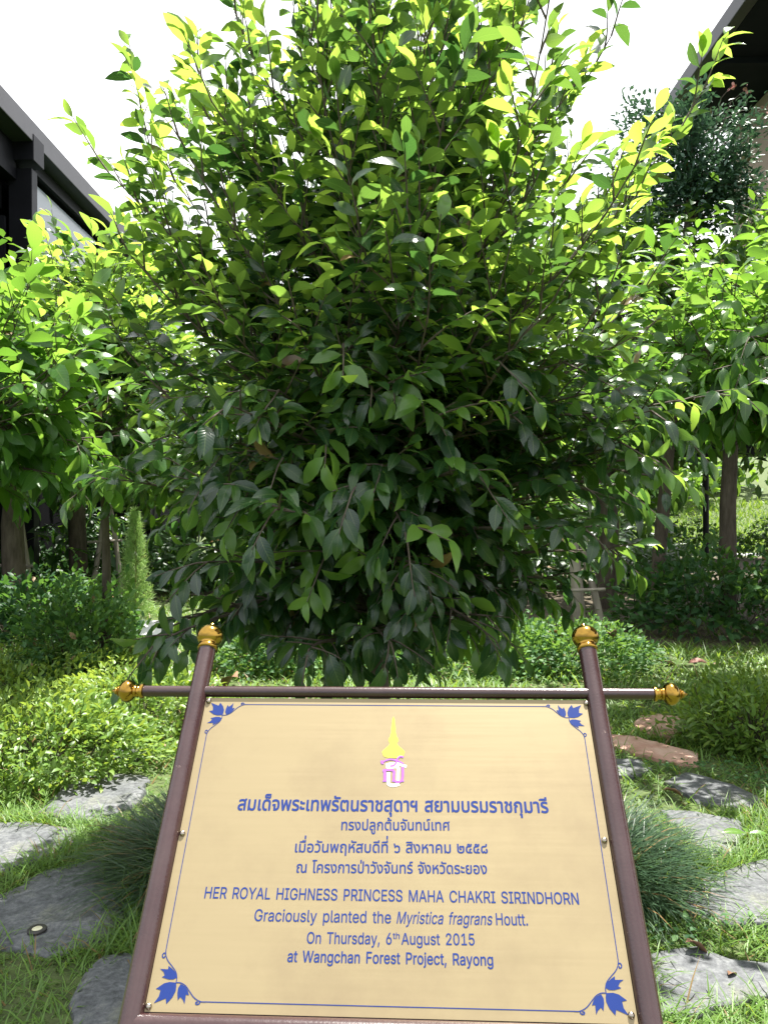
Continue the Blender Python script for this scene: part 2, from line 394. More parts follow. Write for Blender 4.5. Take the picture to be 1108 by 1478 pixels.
def grow(seed, H, z0, z1, prof, nb, trunk_r, leaf_len, shoot=(0.28, 0.55), gap=0.045, el=(-8, 62), droop=0.15,
         hang=0.0, shoot_gap=0.13, wratio=0.34, lean=(0, 0), inner=0.2, flat_leaf=0.5, young=0.75, kink=0.05, rise=(-0.1, 0.7), extra=(), base=None):
    """skeleton tree whose branches end on a crown envelope prof(f, angle) between heights z0 and z1;
    returns tubes (MB) and leaf arrays"""
    base = z0 if base is None else base
    rg = np.random.default_rng(seed)
    tb = MB(); O = []; D = []; U = []; LL = []; TN = []; CR = []
    ts = np.linspace(0, 1, 12)
    tw = np.stack([lean[0] * ts ** 1.5 + 0.02 * np.sin(ts * 7 + seed), lean[1] * ts ** 1.5 + 0.02 * np.cos(ts * 6), ts * H], 1)
    tb.tube(tw, trunk_r * (1 - ts * 0.88) + 0.004, 9)
    def on_trunk(z): 
        f = np.clip(z / H, 0, 1); return np.array([np.interp(f, ts, tw[:, i]) for i in range(3)])
    def do_shoot(p, d, length, outer, zrel):
        n = max(4, int(length / 0.07)); pts = [p]; d = d / np.linalg.norm(d); side = rg.choice([-1, 1])
        for i in range(n):
            d = d + rg.normal(0, 0.055, 3) + np.array([0, 0, (0.03 if zrel > 0.45 else -droop * 0.35)])
            d /= np.linalg.norm(d); pts.append(pts[-1] + d * length / n)
        pts = np.array(pts); tb.tube(pts, np.linspace(0.0045, 0.0016, len(pts)), 4, cap=False)
        s = max(gap * 1.2, length * 0.22); i = 0
        cum = np.linspace(0, length, len(pts))
        tnbase = rg.normal(0.17, 0.10)
        if outer and rg.uniform() < (0.45 if zrel > 0.42 else 0.28 if zrel > 0.3 else 0.10): tnbase = rg.normal(0.66, 0.16)  # young outer shoots, commoner higher up to put the backlit top into tone
        while s < length + 0.001:
            q = np.array([np.interp(s, cum, pts[:, j]) for j in range(3)])
            k = min(int(s / length * n), n - 1); dd = pts[k + 1] - pts[k]; dd /= np.linalg.norm(dd)
            hz = np.cross(dd, [0, 0, 1.0]); hz /= np.linalg.norm(hz) + 1e-6
            upv = np.cross(hz, dd)
            fr = s / length
            sp = 0.95 - 0.55 * fr
            tip = s + gap > length
            ld = dd * (1.0 - sp * 0.45 + (1.2 if tip else 0)) + hz * side * sp * (0.25 if tip else 1) + rg.normal(0, 0.16, 3) + np.array([0, 0, -hang])
            un = upv * flat_leaf + np.array([0, 0, 0.5]) + rg.normal(0, 0.42, 3)
            O.append(q); D.append(ld); U.append(un)
            LL.append(leaf_len * rg.uniform(0.72, 1.15) * (0.78 if fr > 0.9 else 1.0))
            yv = tnbase + rg.normal(0, 0.10)
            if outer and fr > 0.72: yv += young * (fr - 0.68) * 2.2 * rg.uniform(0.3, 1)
            TN.append(yv); CR.append(rg.uniform(0.2, 0.85))
            side = -side; s += gap * rg.uniform(0.8, 1.25); i += 1
    ang = rg.uniform(0, 6.28); ends = []
    for b in range(nb):
        f = (b + rg.uniform(0.0, 1.0)) / nb; ang += 2.39996 + rg.normal(0, 0.25)
        r_ = prof(f, ang) * (rg.uniform(0.82, 1.1) if b % 3 else rg.uniform(0.45, 0.8)); z = z0 + (z1 - z0) * f
        ends.append((f, ang, np.array([on_trunk(z)[0] + math.cos(ang) * r_, on_trunk(z)[1] + math.sin(ang) * r_, z])))
    for p in extra:
        p = np.array(p, float); ends.append((float(np.clip((p[2] - z0) / (z1 - z0), 0, 1)), 0.0, p))
    for f, ang, E_ in ends:
        r_ = math.hypot(E_[0], E_[1]); e = R(el[0] + (el[1] - el[0]) * f ** 0.9 + rg.normal(0, 6))
        zs = float(np.clip(E_[2] - r_ * math.tan(e), base, H * 0.97)); S_ = on_trunk(zs)
        Lb = np.linalg.norm(E_ - S_); n = max(5, int(Lb / 0.14)); tt = np.linspace(0, 1, n + 1)
        sag = (-0.10 if f > 0.4 else 0.10) * Lb * rg.uniform(0.2, 1.6)          # upper branches sweep up, low ones arch over
        ph = rg.uniform(0, 6.28)
        pts = S_ + (E_ - S_) * tt[:, None] + np.c_[kink * Lb * np.sin(tt * 5 + ph) * tt, kink * Lb * np.cos(tt * 4.3 + ph) * tt, sag * 4 * tt * (1 - tt) * 0.6]
        tb.tube(pts, np.linspace(max(0.0055, trunk_r * 0.30 * (1.1 - f)), 0.0028, len(pts)), 5, cap=False)
        s = Lb * inner; side = 1
        cum = np.linspace(0, Lb, len(pts))
        while s < Lb:
            q = np.array([np.interp(s, cum, pts[:, j]) for j in range(3)])
            k = min(int(s / Lb * n), n - 1); dd = pts[k + 1] - pts[k]; dd /= np.linalg.norm(dd)
            hz = np.cross(dd, [0, 0, 1.0]); hz /= np.linalg.norm(hz) + 1e-6; hz = hz * side
            sd = dd * 0.75 + hz * rg.uniform(0.35, 0.95) + np.array([0, 0, rg.uniform(-0.3, 0.45) + rise[0] + (rise[1] - rise[0]) * f])
            do_shoot(q, sd, rg.uniform(*shoot) * (1.1 - 0.5 * s / Lb), s > Lb * 0.5 or f > 0.85, f)
            side = -side; s += shoot_gap * rg.uniform(0.75, 1.3)
        do_shoot(pts[-1], pts[-1] - pts[-2] + np.array([0, 0, 0.1 * rise[1] if f > 0.4 else -0.1]), rg.uniform(*shoot) * 0.7, True, f)
    do_shoot(tw[-1], np.array([0, 0, 1.0]), shoot[1], True, 1.0)
    O = np.array(O)
    return tb, dict(O=O, D=np.array(D), U=np.array(U), L=np.array(LL), W=np.array(LL) * wratio, tone=np.array(TN), curl=np.array(CR))

def plant_tree(name, label, cat, loc, tb, lv, m, tm=T_LEAF, group=None, fold=0.3, bark='bark', keep=None):
    t = empty(name, loc, label, cat, group)
    tb.build('trunk', M[bark], t, smooth=True)
    if keep is not None: lv = {k: v[keep] for k, v in lv.items()}
    leaves('crown', **lv, m=m, parent=t, tm=tm, fold=fold)
    return t

# ------------------------------------------------------------------ ground
def hgt(x, y):
    h = 0.004 * np.sin(1.7 * x + 0.6) * np.cos(1.3 * y) + 0.003 * np.sin(3.1 * x + 2.2 * y)
    far = np.clip((y - 27) / 40, 0, 1)
    return h + 6.5 * far * far * (3 - 2 * far)
gx = np.unique(np.concatenate([np.linspace(-160, -12, 24), np.linspace(-12, 12, 97), np.linspace(12, 160, 24)]))
gy = np.unique(np.concatenate([np.linspace(-60, -1, 12), np.linspace(-1, 14, 61), np.linspace(14, 80, 45), np.linspace(80, 300, 12)]))
X, Y = np.meshgrid(gx, gy); Z = hgt(X, Y)
vs = np.stack([X.ravel(), Y.ravel(), Z.ravel()], 1)
nx = len(gx); fs = []
for j in range(len(gy) - 1):
    for i in range(nx - 1):
        a = j * nx + i; fs.append((a, a + 1, a + nx + 1, a + nx))
me = bpy.data.meshes.new('ground'); me.from_pydata(vs.tolist(), [], fs); me.update()
sa = me.attributes.new('soil', 'FLOAT', 'POINT')
soil = np.clip((vs[:, 1] - 8.0) / 1.5, 0, 1) * np.clip((25.5 - vs[:, 1]) / 1.0, 0, 1) * np.where((vs[:, 0] > -4.3) & (vs[:, 0] < -2.2) & (vs[:, 1] < 13.5), 0.25, 1)
sa.data.foreach_set('value', soil.astype(np.float32))
g = link_mesh('ground', me, M['ground'], smooth=True); tag(g, kind='structure')

# road beyond the pavilion
mb = MB(); rs = np.linspace(-60, 60, 61)
for s in (0,):
    vs = []; 
    for x in rs:
        y = 25.6 + 0.02 * x
        vs += [(x, y, float(hgt(x, y)) + 0.012), (x, y + 1.25, float(hgt(x, y + 1.25)) + 0.012)]
    mb.add(vs, [(2 * i, 2 * i + 2, 2 * i + 3, 2 * i + 1) for i in range(60)])
tag(mb.build('road', M['road']), kind='structure')

# ------------------------------------------------------------------ stepping stones
rnd = random.Random(5)
def stone(px, m, label, group, top=0.022):
    P = np.array([gp(u, v, top)[:2] for u, v in px]); c = P.mean(0)
    # densify and roughen the outline
    out = []
    for i in range(len(P)):
        a, b = P[i], P[(i + 1) % len(P)]
        k = max(2, int(np.linalg.norm(b - a) / 0.06))
        for j in range(k):
            q = a + (b - a) * j / k
            out.append(q + np.array([rnd.gauss(0, 0.008), rnd.gauss(0, 0.008)]))
    out = np.array(out) - c; n = len(out); vs = []; rings = ((1.0, -0.05), (1.0, 0.008), (0.975, 0.018), (0.88, 0.022), (0.75, 0.024), (0.62, 0.023), (0.5, 0.025), (0.37, 0.023), (0.25, 0.025), (0.12, 0.024))
    for s, z in rings:
        for q in out:
            zz = z + (0.004 * math.sin(q[0] * s * 9 + c[0] * 5) * math.cos(q[1] * s * 8) + rnd.gauss(0, 0.0016) if z > 0 else 0)
            vs.append((q[0] * s, q[1] * s, zz + (0.004 * math.sin(q[0] * 23 + q[1] * 17) if s > 0.9 else 0)))
    vs.append((0, 0, 0.024)); fs = [tuple(range(n))[::-1]]
    for r_ in range(len(rings) - 1):
        for i in range(n):
            j = (i + 1) % n; fs.append((r_ * n + i, r_ * n + j, (r_ + 1) * n + j, (r_ + 1) * n + i))
    r_ = len(rings) - 1
    for i in range(n): fs.append((r_ * n + i, r_ * n + (i + 1) % n, len(vs) - 1))
    mb = MB(); mb.add(vs, fs); o = mb.build('stepping_stone', m, smooth=True)
    o.location = (c[0], c[1], 0)
    tag(o, label, 'stepping stone', group)
    return out + c
GS = 'irregular stepping stones set in the grass'
STONES = []
STONES.append(stone([(54, 1171), (90, 1135), (119, 1119), (173, 1115), (215, 1119), (205, 1153), (150, 1182), (90, 1180)], M['slate'], 'pale grey stepping stone lying in sun and leaf shadow, left of the sign', GS))
STONES.append(stone([(158, 1092), (165, 1080), (198, 1077), (212, 1084), (195, 1094)], M['slate'], 'smallest grey stepping stone, farthest back on the left side of the sign', GS))
STONES.append(stone([(-60, 1190), (0, 1184), (60, 1186), (112, 1195), (105, 1218), (50, 1243), (-60, 1275)], M['slate'], 'dark grey stepping stone in shade, cut by the left edge between two others', GS))
STONES.append(stone([(-80, 1310), (0, 1290), (45, 1262), (90, 1246), (150, 1234), (180, 1262), (190, 1310), (165, 1345), (100, 1372), (40, 1372), (-80, 1350)], M['slate'], 'large shaded grey stepping stone with a round ground light set in it', GS))
STONES.append(stone([(95, 1530), (105, 1450), (120, 1405), (150, 1375), (230, 1370), (260, 1450), (260, 1530)], M['slate'], 'grey stepping stone at the foot of the left sign post, nearest on the left', GS))
STONES.append(stone([(912, 1043), (925, 1033), (950, 1030), (987, 1036), (992, 1052), (960, 1062), (930, 1056)], M['terracotta_stone'], 'small reddish brown stepping stone, farthest back on the right side', GS))
STONES.append(stone([(860, 1060), (905, 1058), (960, 1073), (1010, 1085), (1006, 1103), (950, 1096), (890, 1080)], M['terracotta_stone'], 'long pinkish red stepping stone, second from the back on the right side', GS))
STONES.append(stone([(875, 1092), (925, 1096), (938, 1110), (912, 1120), (880, 1118)], M['slate'], 'small light grey stepping stone just beyond the right sign post', GS))
STONES.append(stone([(958, 1128), (990, 1111), (1060, 1130), (1100, 1152), (1080, 1166), (1000, 1155)], M['slate'], 'dark wet looking stepping stone beside the right hand bush', GS))
STONES.append(stone([(953, 1168), (1000, 1167), (1062, 1180), (1075, 1202), (1060, 1222), (1020, 1240), (985, 1205)], M['slate'], 'grey stepping stone with a cracked corner beside the bright green seedling', GS))
STONES.append(stone([(955, 1300), (1000, 1272), (1050, 1250), (1108, 1238), (1190, 1255), (1190, 1330), (1050, 1330), (990, 1316)], M['slate'], 'broad smooth grey stepping stone cut by the right edge', GS))
STONES.append(stone([(930, 1372), (1000, 1363), (1060, 1383), (1160, 1390), (1160, 1430), (1060, 1442), (1000, 1465), (930, 1462)], M['slate'], 'grey stepping stone with pale patches, nearest on the right side', GS))

def inside(P, poly):
    x, y = P[:, 0], P[:, 1]; r = np.zeros(len(P), bool); n = len(poly); j = n - 1
    for i in range(n):
        xi, yi = poly[i]; xj, yj = poly[j]
        c = ((yi > y) != (yj > y)) & (x < (xj - xi) * (y - yi) / (yj - yi + 1e-12) + xi)
        r ^= c; j = i
    return r

# ------------------------------------------------------------------ grass
rg = np.random.default_rng(11)
def grass_points():
    pts = []
    for (n, x0, x1, y0, y1) in ((48000, -2.3, -0.3, 1.9, 3.9), (48000, 0.3, 2.3, 1.9, 3.9), (70000, -4, 4.2, 3.9, 6.4), (60000, -5, 6, 6.4, 10.5)):
        pts.append(np.stack([rg.uniform(x0, x1, n), rg.uniform(y0, y1, n)], 1))
    n = 6000; pts.append(np.stack([rg.uniform(-4.6, -1.8, n), rg.uniform(9.5, 14, n)], 1))
    P = np.concatenate(pts)
    nv = np.sin(P[:, 0] * 2.3 + 1.0) * np.cos(P[:, 1] * 2.9) + 0.6 * np.sin(P[:, 0] * 5.1 + P[:, 1] * 4.3)
    keep = rg.uniform(0, 1, len(P)) < np.clip(0.70 + 0.35 * nv, 0.28, 1)
    for s in STONES:
        c = s.mean(0); inn = inside(P, s); dd_ = np.min(np.linalg.norm(P[inn][:, None] - s[None], axis=2), axis=1); kk = np.ones(len(P), bool); kk[inn] = dd_ < np.abs(rg.normal(0, 0.035, inn.sum())); keep &= kk
    # shaded planting bed on the right stays mostly bare soil
    bare = (P[:, 0] > 2.2) & (P[:, 1] > 8.6); keep &= ~(bare & (rg.uniform(0, 1, len(P)) < 0.85))
    return P[keep], nv[keep]
P, nv = grass_points(); n = len(P)
O = np.c_[P, hgt(P[:, 0], P[:, 1]) - 0.004]
a = rg.uniform(0, 6.28, n)
D = np.c_[np.cos(a) * 0.75, np.sin(a) * 0.75, rg.uniform(0.5, 1.3, n)]
hh = rg.gamma(3.2, 0.023, n) * (1 + 0.25 * np.clip(nv, -1, 1)); hh = np.clip(hh, 0.02, 0.20)
U = np.c_[-np.cos(a), -np.sin(a), np.full(n, 0.7)]
hh = np.where(P[:, 1] > 6.2, hh * 1.35, hh)
wd = np.where(P[:, 1] < 4, 0.0045, np.where(P[:, 1] < 6.2, 0.0075, 0.012)) * rg.uniform(0.7, 1.5, n)
gr = leaves('grass', O, D, U, hh, wd, np.clip(rg.normal(0.45, 0.2, n), 0, 1), rg.uniform(0.1, 0.6, n), M['grass_blade'], tm=T_BLADE, fold=0.1, dryf=0.05)
tag(gr, 'short uneven grass growing between the stepping stones', 'grass', kind='stuff')
# small ground weeds with round leaves, mixed with the grass on the right
n = 2600
P = np.stack([rg.uniform(0.9, 2.4, n), rg.uniform(2.2, 4.6, n)], 1)
nv = np.sin(P[:, 0] * 3.1) + np.cos(P[:, 1] * 3.7 + P[:, 0]); ok = nv > -0.2
for s in STONES: ok &= ~inside(P, s)
P = P[ok]; n = len(P); a = rg.uniform(0, 6.28, n)
lw = leaves('ground_weeds', np.c_[P, rg.uniform(0.01, 0.07, n)], np.c_[np.cos(a), np.sin(a), rg.uniform(-.1, .5, n)], np.c_[rg.normal(0, .3, (n, 2)), np.ones(n)],
       rg.uniform(0.02, 0.045, n), rg.uniform(0.012, 0.026, n), rg.normal(0.4, 0.2, n), rg.uniform(0, 0.4, n), M['cover_leaf'], tm=T_SMALL)
tag(lw, 'low small leaved weeds spreading between the right hand stones', 'weeds', kind='stuff')

# ------------------------------------------------------------------ shrubs
def shrub(name, label, cat, c, r, h, n, leaf, m, seed, group=None, wr=0.42, tone=0.45, nstem=26, tm=T_SMALL, shell=0.45, hang=0.0, flat=0.0, spread=0.22):
    rg = np.random.default_rng(seed)
    t = empty(name, (c[0], c[1], 0), label, cat, group)
    th = rg.uniform(0, 6.28, n); cz = rg.uniform(0.02, 1, n); sr = np.sqrt(1 - cz ** 2 * 0.9)
    rad = rg.uniform(shell, 1.0, n) ** 0.6
    lump = 1 + spread * (np.sin(th * 3 + seed) * np.cos(cz * 5 + seed) + 0.7 * np.sin(th * 7 + 2 * seed + cz * 9))
    O = np.stack([np.cos(th) * sr * rad * r[0] * lump, np.sin(th) * sr * rad * r[1] * lump, (cz * rad * lump * 0.95 + 0.05) * h], 1)
    out = np.stack([np.cos(th) * sr, np.sin(th) * sr, cz * 0.8], 1)
    D = out + rg.normal(0, 0.55, (n, 3)) + np.array([0, 0, 0.25 - hang])
    U = out * (0.5 - flat) + rg.normal(0, 0.35, (n, 3)) + np.array([0, 0, 0.9 + flat])
    L = leaf * rg.uniform(0.65, 1.25, n)
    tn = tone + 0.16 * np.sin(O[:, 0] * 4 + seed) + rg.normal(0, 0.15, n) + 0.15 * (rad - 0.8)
    leaves('foliage', O, D, U, L, L * wr, tn, rg.uniform(0.0, 0.4, n), m, t, tm=tm, fold=0.3)
    mb = MB()
    for i in range(nstem):
        a = rg.uniform(0, 6.28); q = rg.uniform(0.1, 0.75); b = rg.uniform(0.3, 0.85)
        p0 = np.array([math.cos(a) * r[0] * q * 0.7, math.sin(a) * r[1] * q * 0.7, -0.02])
        p2 = np.array([math.cos(a) * r[0] * (q * 0.7 + 0.22), math.sin(a) * r[1] * (q * 0.7 + 0.22), h * b])
        p1 = (p0 + p2) / 2 + rg.normal(0, 0.03, 3)
        mb.tube([p0, p1, p2], [0.006, 0.005, 0.003], 4, cap=False)
    mb.build('stem', M['twig'], t, smooth=True)
    return t

GH = 'bright yellow green bushes left of the sign'
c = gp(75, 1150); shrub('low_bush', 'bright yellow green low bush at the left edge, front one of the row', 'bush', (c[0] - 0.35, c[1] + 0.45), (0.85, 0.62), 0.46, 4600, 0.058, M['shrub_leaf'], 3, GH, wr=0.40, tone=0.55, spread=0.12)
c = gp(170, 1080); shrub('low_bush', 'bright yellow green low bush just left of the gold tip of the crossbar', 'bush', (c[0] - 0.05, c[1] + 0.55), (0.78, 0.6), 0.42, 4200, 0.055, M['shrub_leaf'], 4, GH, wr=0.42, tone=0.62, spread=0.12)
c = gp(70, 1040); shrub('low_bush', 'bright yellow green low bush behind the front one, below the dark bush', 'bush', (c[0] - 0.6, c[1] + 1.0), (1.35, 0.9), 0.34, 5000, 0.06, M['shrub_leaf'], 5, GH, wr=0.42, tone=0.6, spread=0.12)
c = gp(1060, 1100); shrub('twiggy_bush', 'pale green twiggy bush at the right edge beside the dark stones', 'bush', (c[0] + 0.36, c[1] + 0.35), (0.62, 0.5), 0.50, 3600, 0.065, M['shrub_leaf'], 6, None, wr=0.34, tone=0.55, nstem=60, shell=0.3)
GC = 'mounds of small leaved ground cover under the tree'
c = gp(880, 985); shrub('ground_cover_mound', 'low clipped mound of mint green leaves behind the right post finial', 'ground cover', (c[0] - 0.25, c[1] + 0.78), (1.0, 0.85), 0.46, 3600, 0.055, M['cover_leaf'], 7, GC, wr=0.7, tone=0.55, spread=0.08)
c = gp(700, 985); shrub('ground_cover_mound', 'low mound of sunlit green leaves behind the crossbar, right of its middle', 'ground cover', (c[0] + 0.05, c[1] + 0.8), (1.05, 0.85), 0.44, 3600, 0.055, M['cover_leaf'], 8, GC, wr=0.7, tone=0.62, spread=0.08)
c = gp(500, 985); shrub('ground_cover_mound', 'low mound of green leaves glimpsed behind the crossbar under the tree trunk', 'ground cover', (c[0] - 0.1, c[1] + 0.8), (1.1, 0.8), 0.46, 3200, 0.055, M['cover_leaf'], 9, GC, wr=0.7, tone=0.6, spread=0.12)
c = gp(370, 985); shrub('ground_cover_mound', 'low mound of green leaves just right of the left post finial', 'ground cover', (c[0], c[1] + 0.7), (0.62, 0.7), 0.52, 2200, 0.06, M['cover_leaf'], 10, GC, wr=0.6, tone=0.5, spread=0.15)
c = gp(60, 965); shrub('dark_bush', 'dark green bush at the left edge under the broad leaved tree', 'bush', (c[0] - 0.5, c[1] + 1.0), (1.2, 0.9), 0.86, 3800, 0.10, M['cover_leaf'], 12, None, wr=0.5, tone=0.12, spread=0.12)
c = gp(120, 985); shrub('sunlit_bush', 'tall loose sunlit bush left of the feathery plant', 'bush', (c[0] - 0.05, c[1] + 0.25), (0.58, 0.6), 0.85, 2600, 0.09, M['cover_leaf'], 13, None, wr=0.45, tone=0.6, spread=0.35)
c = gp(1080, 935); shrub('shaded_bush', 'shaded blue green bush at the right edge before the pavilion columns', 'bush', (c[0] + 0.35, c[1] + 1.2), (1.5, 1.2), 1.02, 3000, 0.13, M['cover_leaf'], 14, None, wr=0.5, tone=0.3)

# mondo grass clumps on both sides of the sign
def mondo(label, c, r, h, n, seed):
    rg = np.random.default_rng(seed)
    t = empty('grass_clump', (c[0], c[1], 0), label, 'grass clump', 'dark fine grass clumps beside the sign')
    a = rg.uniform(0, 6.28, n); q = np.sqrt(rg.uniform(0, 1, n))
    O = np.c_[np.cos(a) * q * r[0] * 0.75, np.sin(a) * q * r[1] * 0.75, np.zeros(n)]
    a2 = a + rg.normal(0, 0.6, n); tl = 0.25 + q * 0.9 + rg.normal(0, 0.15, n)
    D = np.c_[np.cos(a2) * tl, np.sin(a2) * tl, np.ones(n)]
    U = np.c_[-np.cos(a2), -np.sin(a2), np.full(n, 0.8)]
    leaves('foliage', O, D, U, h * rg.uniform(0.6, 2.0, n), 0.0058, rg.normal(0.4, 0.28, n), rg.uniform(0.25, 0.75, n), M['mondo_blade'], t, tm=tmpl([(0, 0), (0.1, 0.5), (0.4, 0.5), (0.7, 0.4), (1, 0)]), fold=0.1, dryf=0.05)
c = gp(245, 1265); mondo('dark fine bladed grass clump left of the sign, behind its left post', (c[0] + 0.10, c[1] + 0.16), (0.36, 0.52), 0.21, 2600, 21)
c = gp(915, 1290); mondo('dark fine bladed grass clump right of the sign, behind its right post', (c[0] - 0.12, c[1] + 0.22), (0.36, 0.52), 0.21, 2600, 22)

# ------------------------------------------------------------------ main nutmeg tree
TX, TY = -0.03, 3.75
def prof_main(f, a):
    # radius of the crown against height
    return np.interp(f, [0, 0.08, 0.17, 0.23, 0.35, 0.6, 0.8, 0.92, 1.0], [0.60, 0.82, 0.98, 1.16, 1.2, 1.12, 1.0, 0.74, 0.38]) * (1 + 0.06 * math.cos(a) + 0.10 * math.sin(3 * a + 1 + 5 * f) + 0.06 * math.sin(5 * a + 9 * f))
EXTRA = [at(*q) - np.array([TX, TY, 0]) for q in ((225, 912, 3.15), (835, 765, 2.85), (535, 340, 2.65), (640, 470, 2.62), (985, 125, 3.5), (170, 110, 3.6), (185, 260, 3.4),
         (700, 925, 3.0), (430, 940, 2.9), (560, 930, 2.9), (900, 560, 3.2), (950, 690, 3.3), (350, 15, 3.5), (760, 10, 3.4), (425, 735, 2.55), (870, 60, 3.4), (480, 490, 2.62), (860, 600, 3.05), (900, 640, 3.1), (930, 600, 3.3), (500, 390, 2.65), (565, 420, 2.65), (605, 335, 2.72), (450, 450, 2.65), (200, 930, 3.0), (960, 400, 3.6), (905, 300, 3.5), (400, 560, 2.7), (470, 620, 2.65), (560, 560, 2.65), (640, 600, 2.7), (700, 520, 2.75), (360, 480, 2.8), (690, 680, 2.7), (520, 700, 2.65), (600, 760, 2.65), (420, 660, 2.7), (330, 640, 2.85), (750, 600, 2.85), (740, 420, 2.85), (640, 400, 2.7), (820, 520, 3.0), (130, 690, 3.6), (280, 420, 3.0))]
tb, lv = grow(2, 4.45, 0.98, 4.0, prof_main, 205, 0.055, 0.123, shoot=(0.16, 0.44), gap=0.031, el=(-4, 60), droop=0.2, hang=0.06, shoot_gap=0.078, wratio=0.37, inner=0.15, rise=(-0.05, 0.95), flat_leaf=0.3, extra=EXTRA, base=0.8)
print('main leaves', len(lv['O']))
lv['tone'] = lv['tone'] + 0.14 * np.clip((lv['O'][:, 0] - 0.2) / 0.5, 0, 1) * np.clip((lv['O'][:, 2] - 1.8) / 0.6, 0, 1)  # paler tone at upper right paints the sun's glow into the leaves
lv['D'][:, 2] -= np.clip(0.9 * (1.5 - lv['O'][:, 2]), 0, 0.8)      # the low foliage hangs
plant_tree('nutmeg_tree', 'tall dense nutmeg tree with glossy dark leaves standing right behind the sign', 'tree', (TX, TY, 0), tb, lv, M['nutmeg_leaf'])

# ------------------------------------------------------------------ other near trees
def prof_o(f, a): return np.interp(f, [0, 0.15, 0.5, 0.85, 1], [0.55, 0.9, 1.0, 0.75, 0.4])
c = at(-30, 600, 5.2)
tb, lv = grow(5, 2.7, 1.75, 3.12, lambda f, a: 0.92 * prof_o(f, a), 64, 0.06, 0.20, shoot=(0.25, 0.45), gap=0.055, el=(-5, 45), droop=0.25, hang=0.35, shoot_gap=0.14, wratio=0.42, base=1.5)
lv['tone'] = lv['tone'] + 0.15; print('b', len(lv['O']))
plant_tree('broad_leaved_tree', 'bright green tree with large drooping leaves at the left edge', 'tree', (c[0], 5.2, 0), tb, lv, M['broad_leaf'])
c = at(150, 600, 7.6)
tb, lv = grow(6, 3.9, 1.75, 4.25, lambda f, a: 1.15 * prof_o(f, a), 100, 0.05, 0.20, shoot=(0.25, 0.45), gap=0.05, el=(-5, 58), droop=0.18, hang=0.1, shoot_gap=0.13, base=1.3)
lv['tone'] = lv['tone'] + 0.12; print('c', len(lv['O']))
plant_tree('nutmeg_tree', 'younger nutmeg tree seen between the left building and the tall tree', 'tree', (c[0], 7.6, 0), tb, lv, M['nutmeg_leaf'])
c = at(1185, 600, 6.1)
tb, lv = grow(7, 3.5, 2.25, 3.62, lambda f, a: 1.95 * prof_o(f, a), 165, 0.07, 0.19, shoot=(0.28, 0.5), gap=0.05, el=(-8, 45), droop=0.25, hang=0.3, shoot_gap=0.14, wratio=0.33, base=1.9)
lv['tone'] = lv['tone'] + 0.16; print('d', len(lv['O']))
plant_tree('broad_leaved_tree', 'sunlit tree with narrow drooping leaves at the right edge, in front of the columns', 'tree', (c[0], 6.1, 0), tb, lv, M['broad_leaf'])

# bluish fine leaved small tree before the right hand roof
rg = np.random.default_rng(31)
c = at(1000, 215, 11.0); t = empty('bluish_tree', (c[0], c[1], 0), 'blue green fine leaved small tree in front of the beige wall', 'tree')
mb = MB(); mb.tube([(-0.62, 0, -0.05), (-0.42, 0, 2.0), (-0.08, 0.03, 5.6), (0.0, 0, 7.0)], [0.11, 0.09, 0.06, 0.02], 8)
n = 9200; O = []; D = []
for k in range(46):
    a = rg.uniform(0, 6.28); e = rg.uniform(-0.5, 1.3); L = rg.uniform(0.7, 1.5)
    d = np.array([math.cos(a) * math.cos(e), math.sin(a) * math.cos(e), math.sin(e) * 0.9]); p0 = np.array([0, 0, rg.uniform(5.7, 6.9)])
    mb.tube([p0, p0 + d * L * 0.5 + [0, 0, 0.05], p0 + d * L], [0.014, 0.008, 0.003], 4, cap=False)
    for i in range(n // 46):
        s = rg.uniform(0.25, 1.05) * L; O.append(p0 + d * s + rg.normal(0, 0.13, 3)); D.append(d + rg.normal(0, 0.6, 3))
FS = np.array([(0.62, -0.3, 7.45), (0.42, -0.3, 7.5), (0.95, -0.2, 7.25)])
for p_ in FS: mb.tube([(0.2, 0, 6.5), p_ * [0.7, 0.8, 0.98], p_], [0.012, 0.007, 0.003], 4, cap=False)
mb.build('trunk', M['bark'], t, smooth=True); n = len(O)
leaves('crown', O, D, np.c_[rg.normal(0, 0.5, (n, 2)), np.ones(n)], rg.uniform(0.06, 0.13, n), rg.uniform(0.028, 0.055, n), rg.normal(0.4, 0.25, n), rg.uniform(0, 0.4, n), M['blue_leaf'], t, tm=T_SMALL)
n = 7
for p_ in FS: leaves('flower_spray', p_ + rg.normal(0, 0.025, (n, 3)), rg.normal(0, 1, (n, 3)), rg.normal(0, 1, (n, 3)), 0.06, 0.04, np.full(n, .5), 0.2, M['pink_flower'], t, tm=T_SMALL)

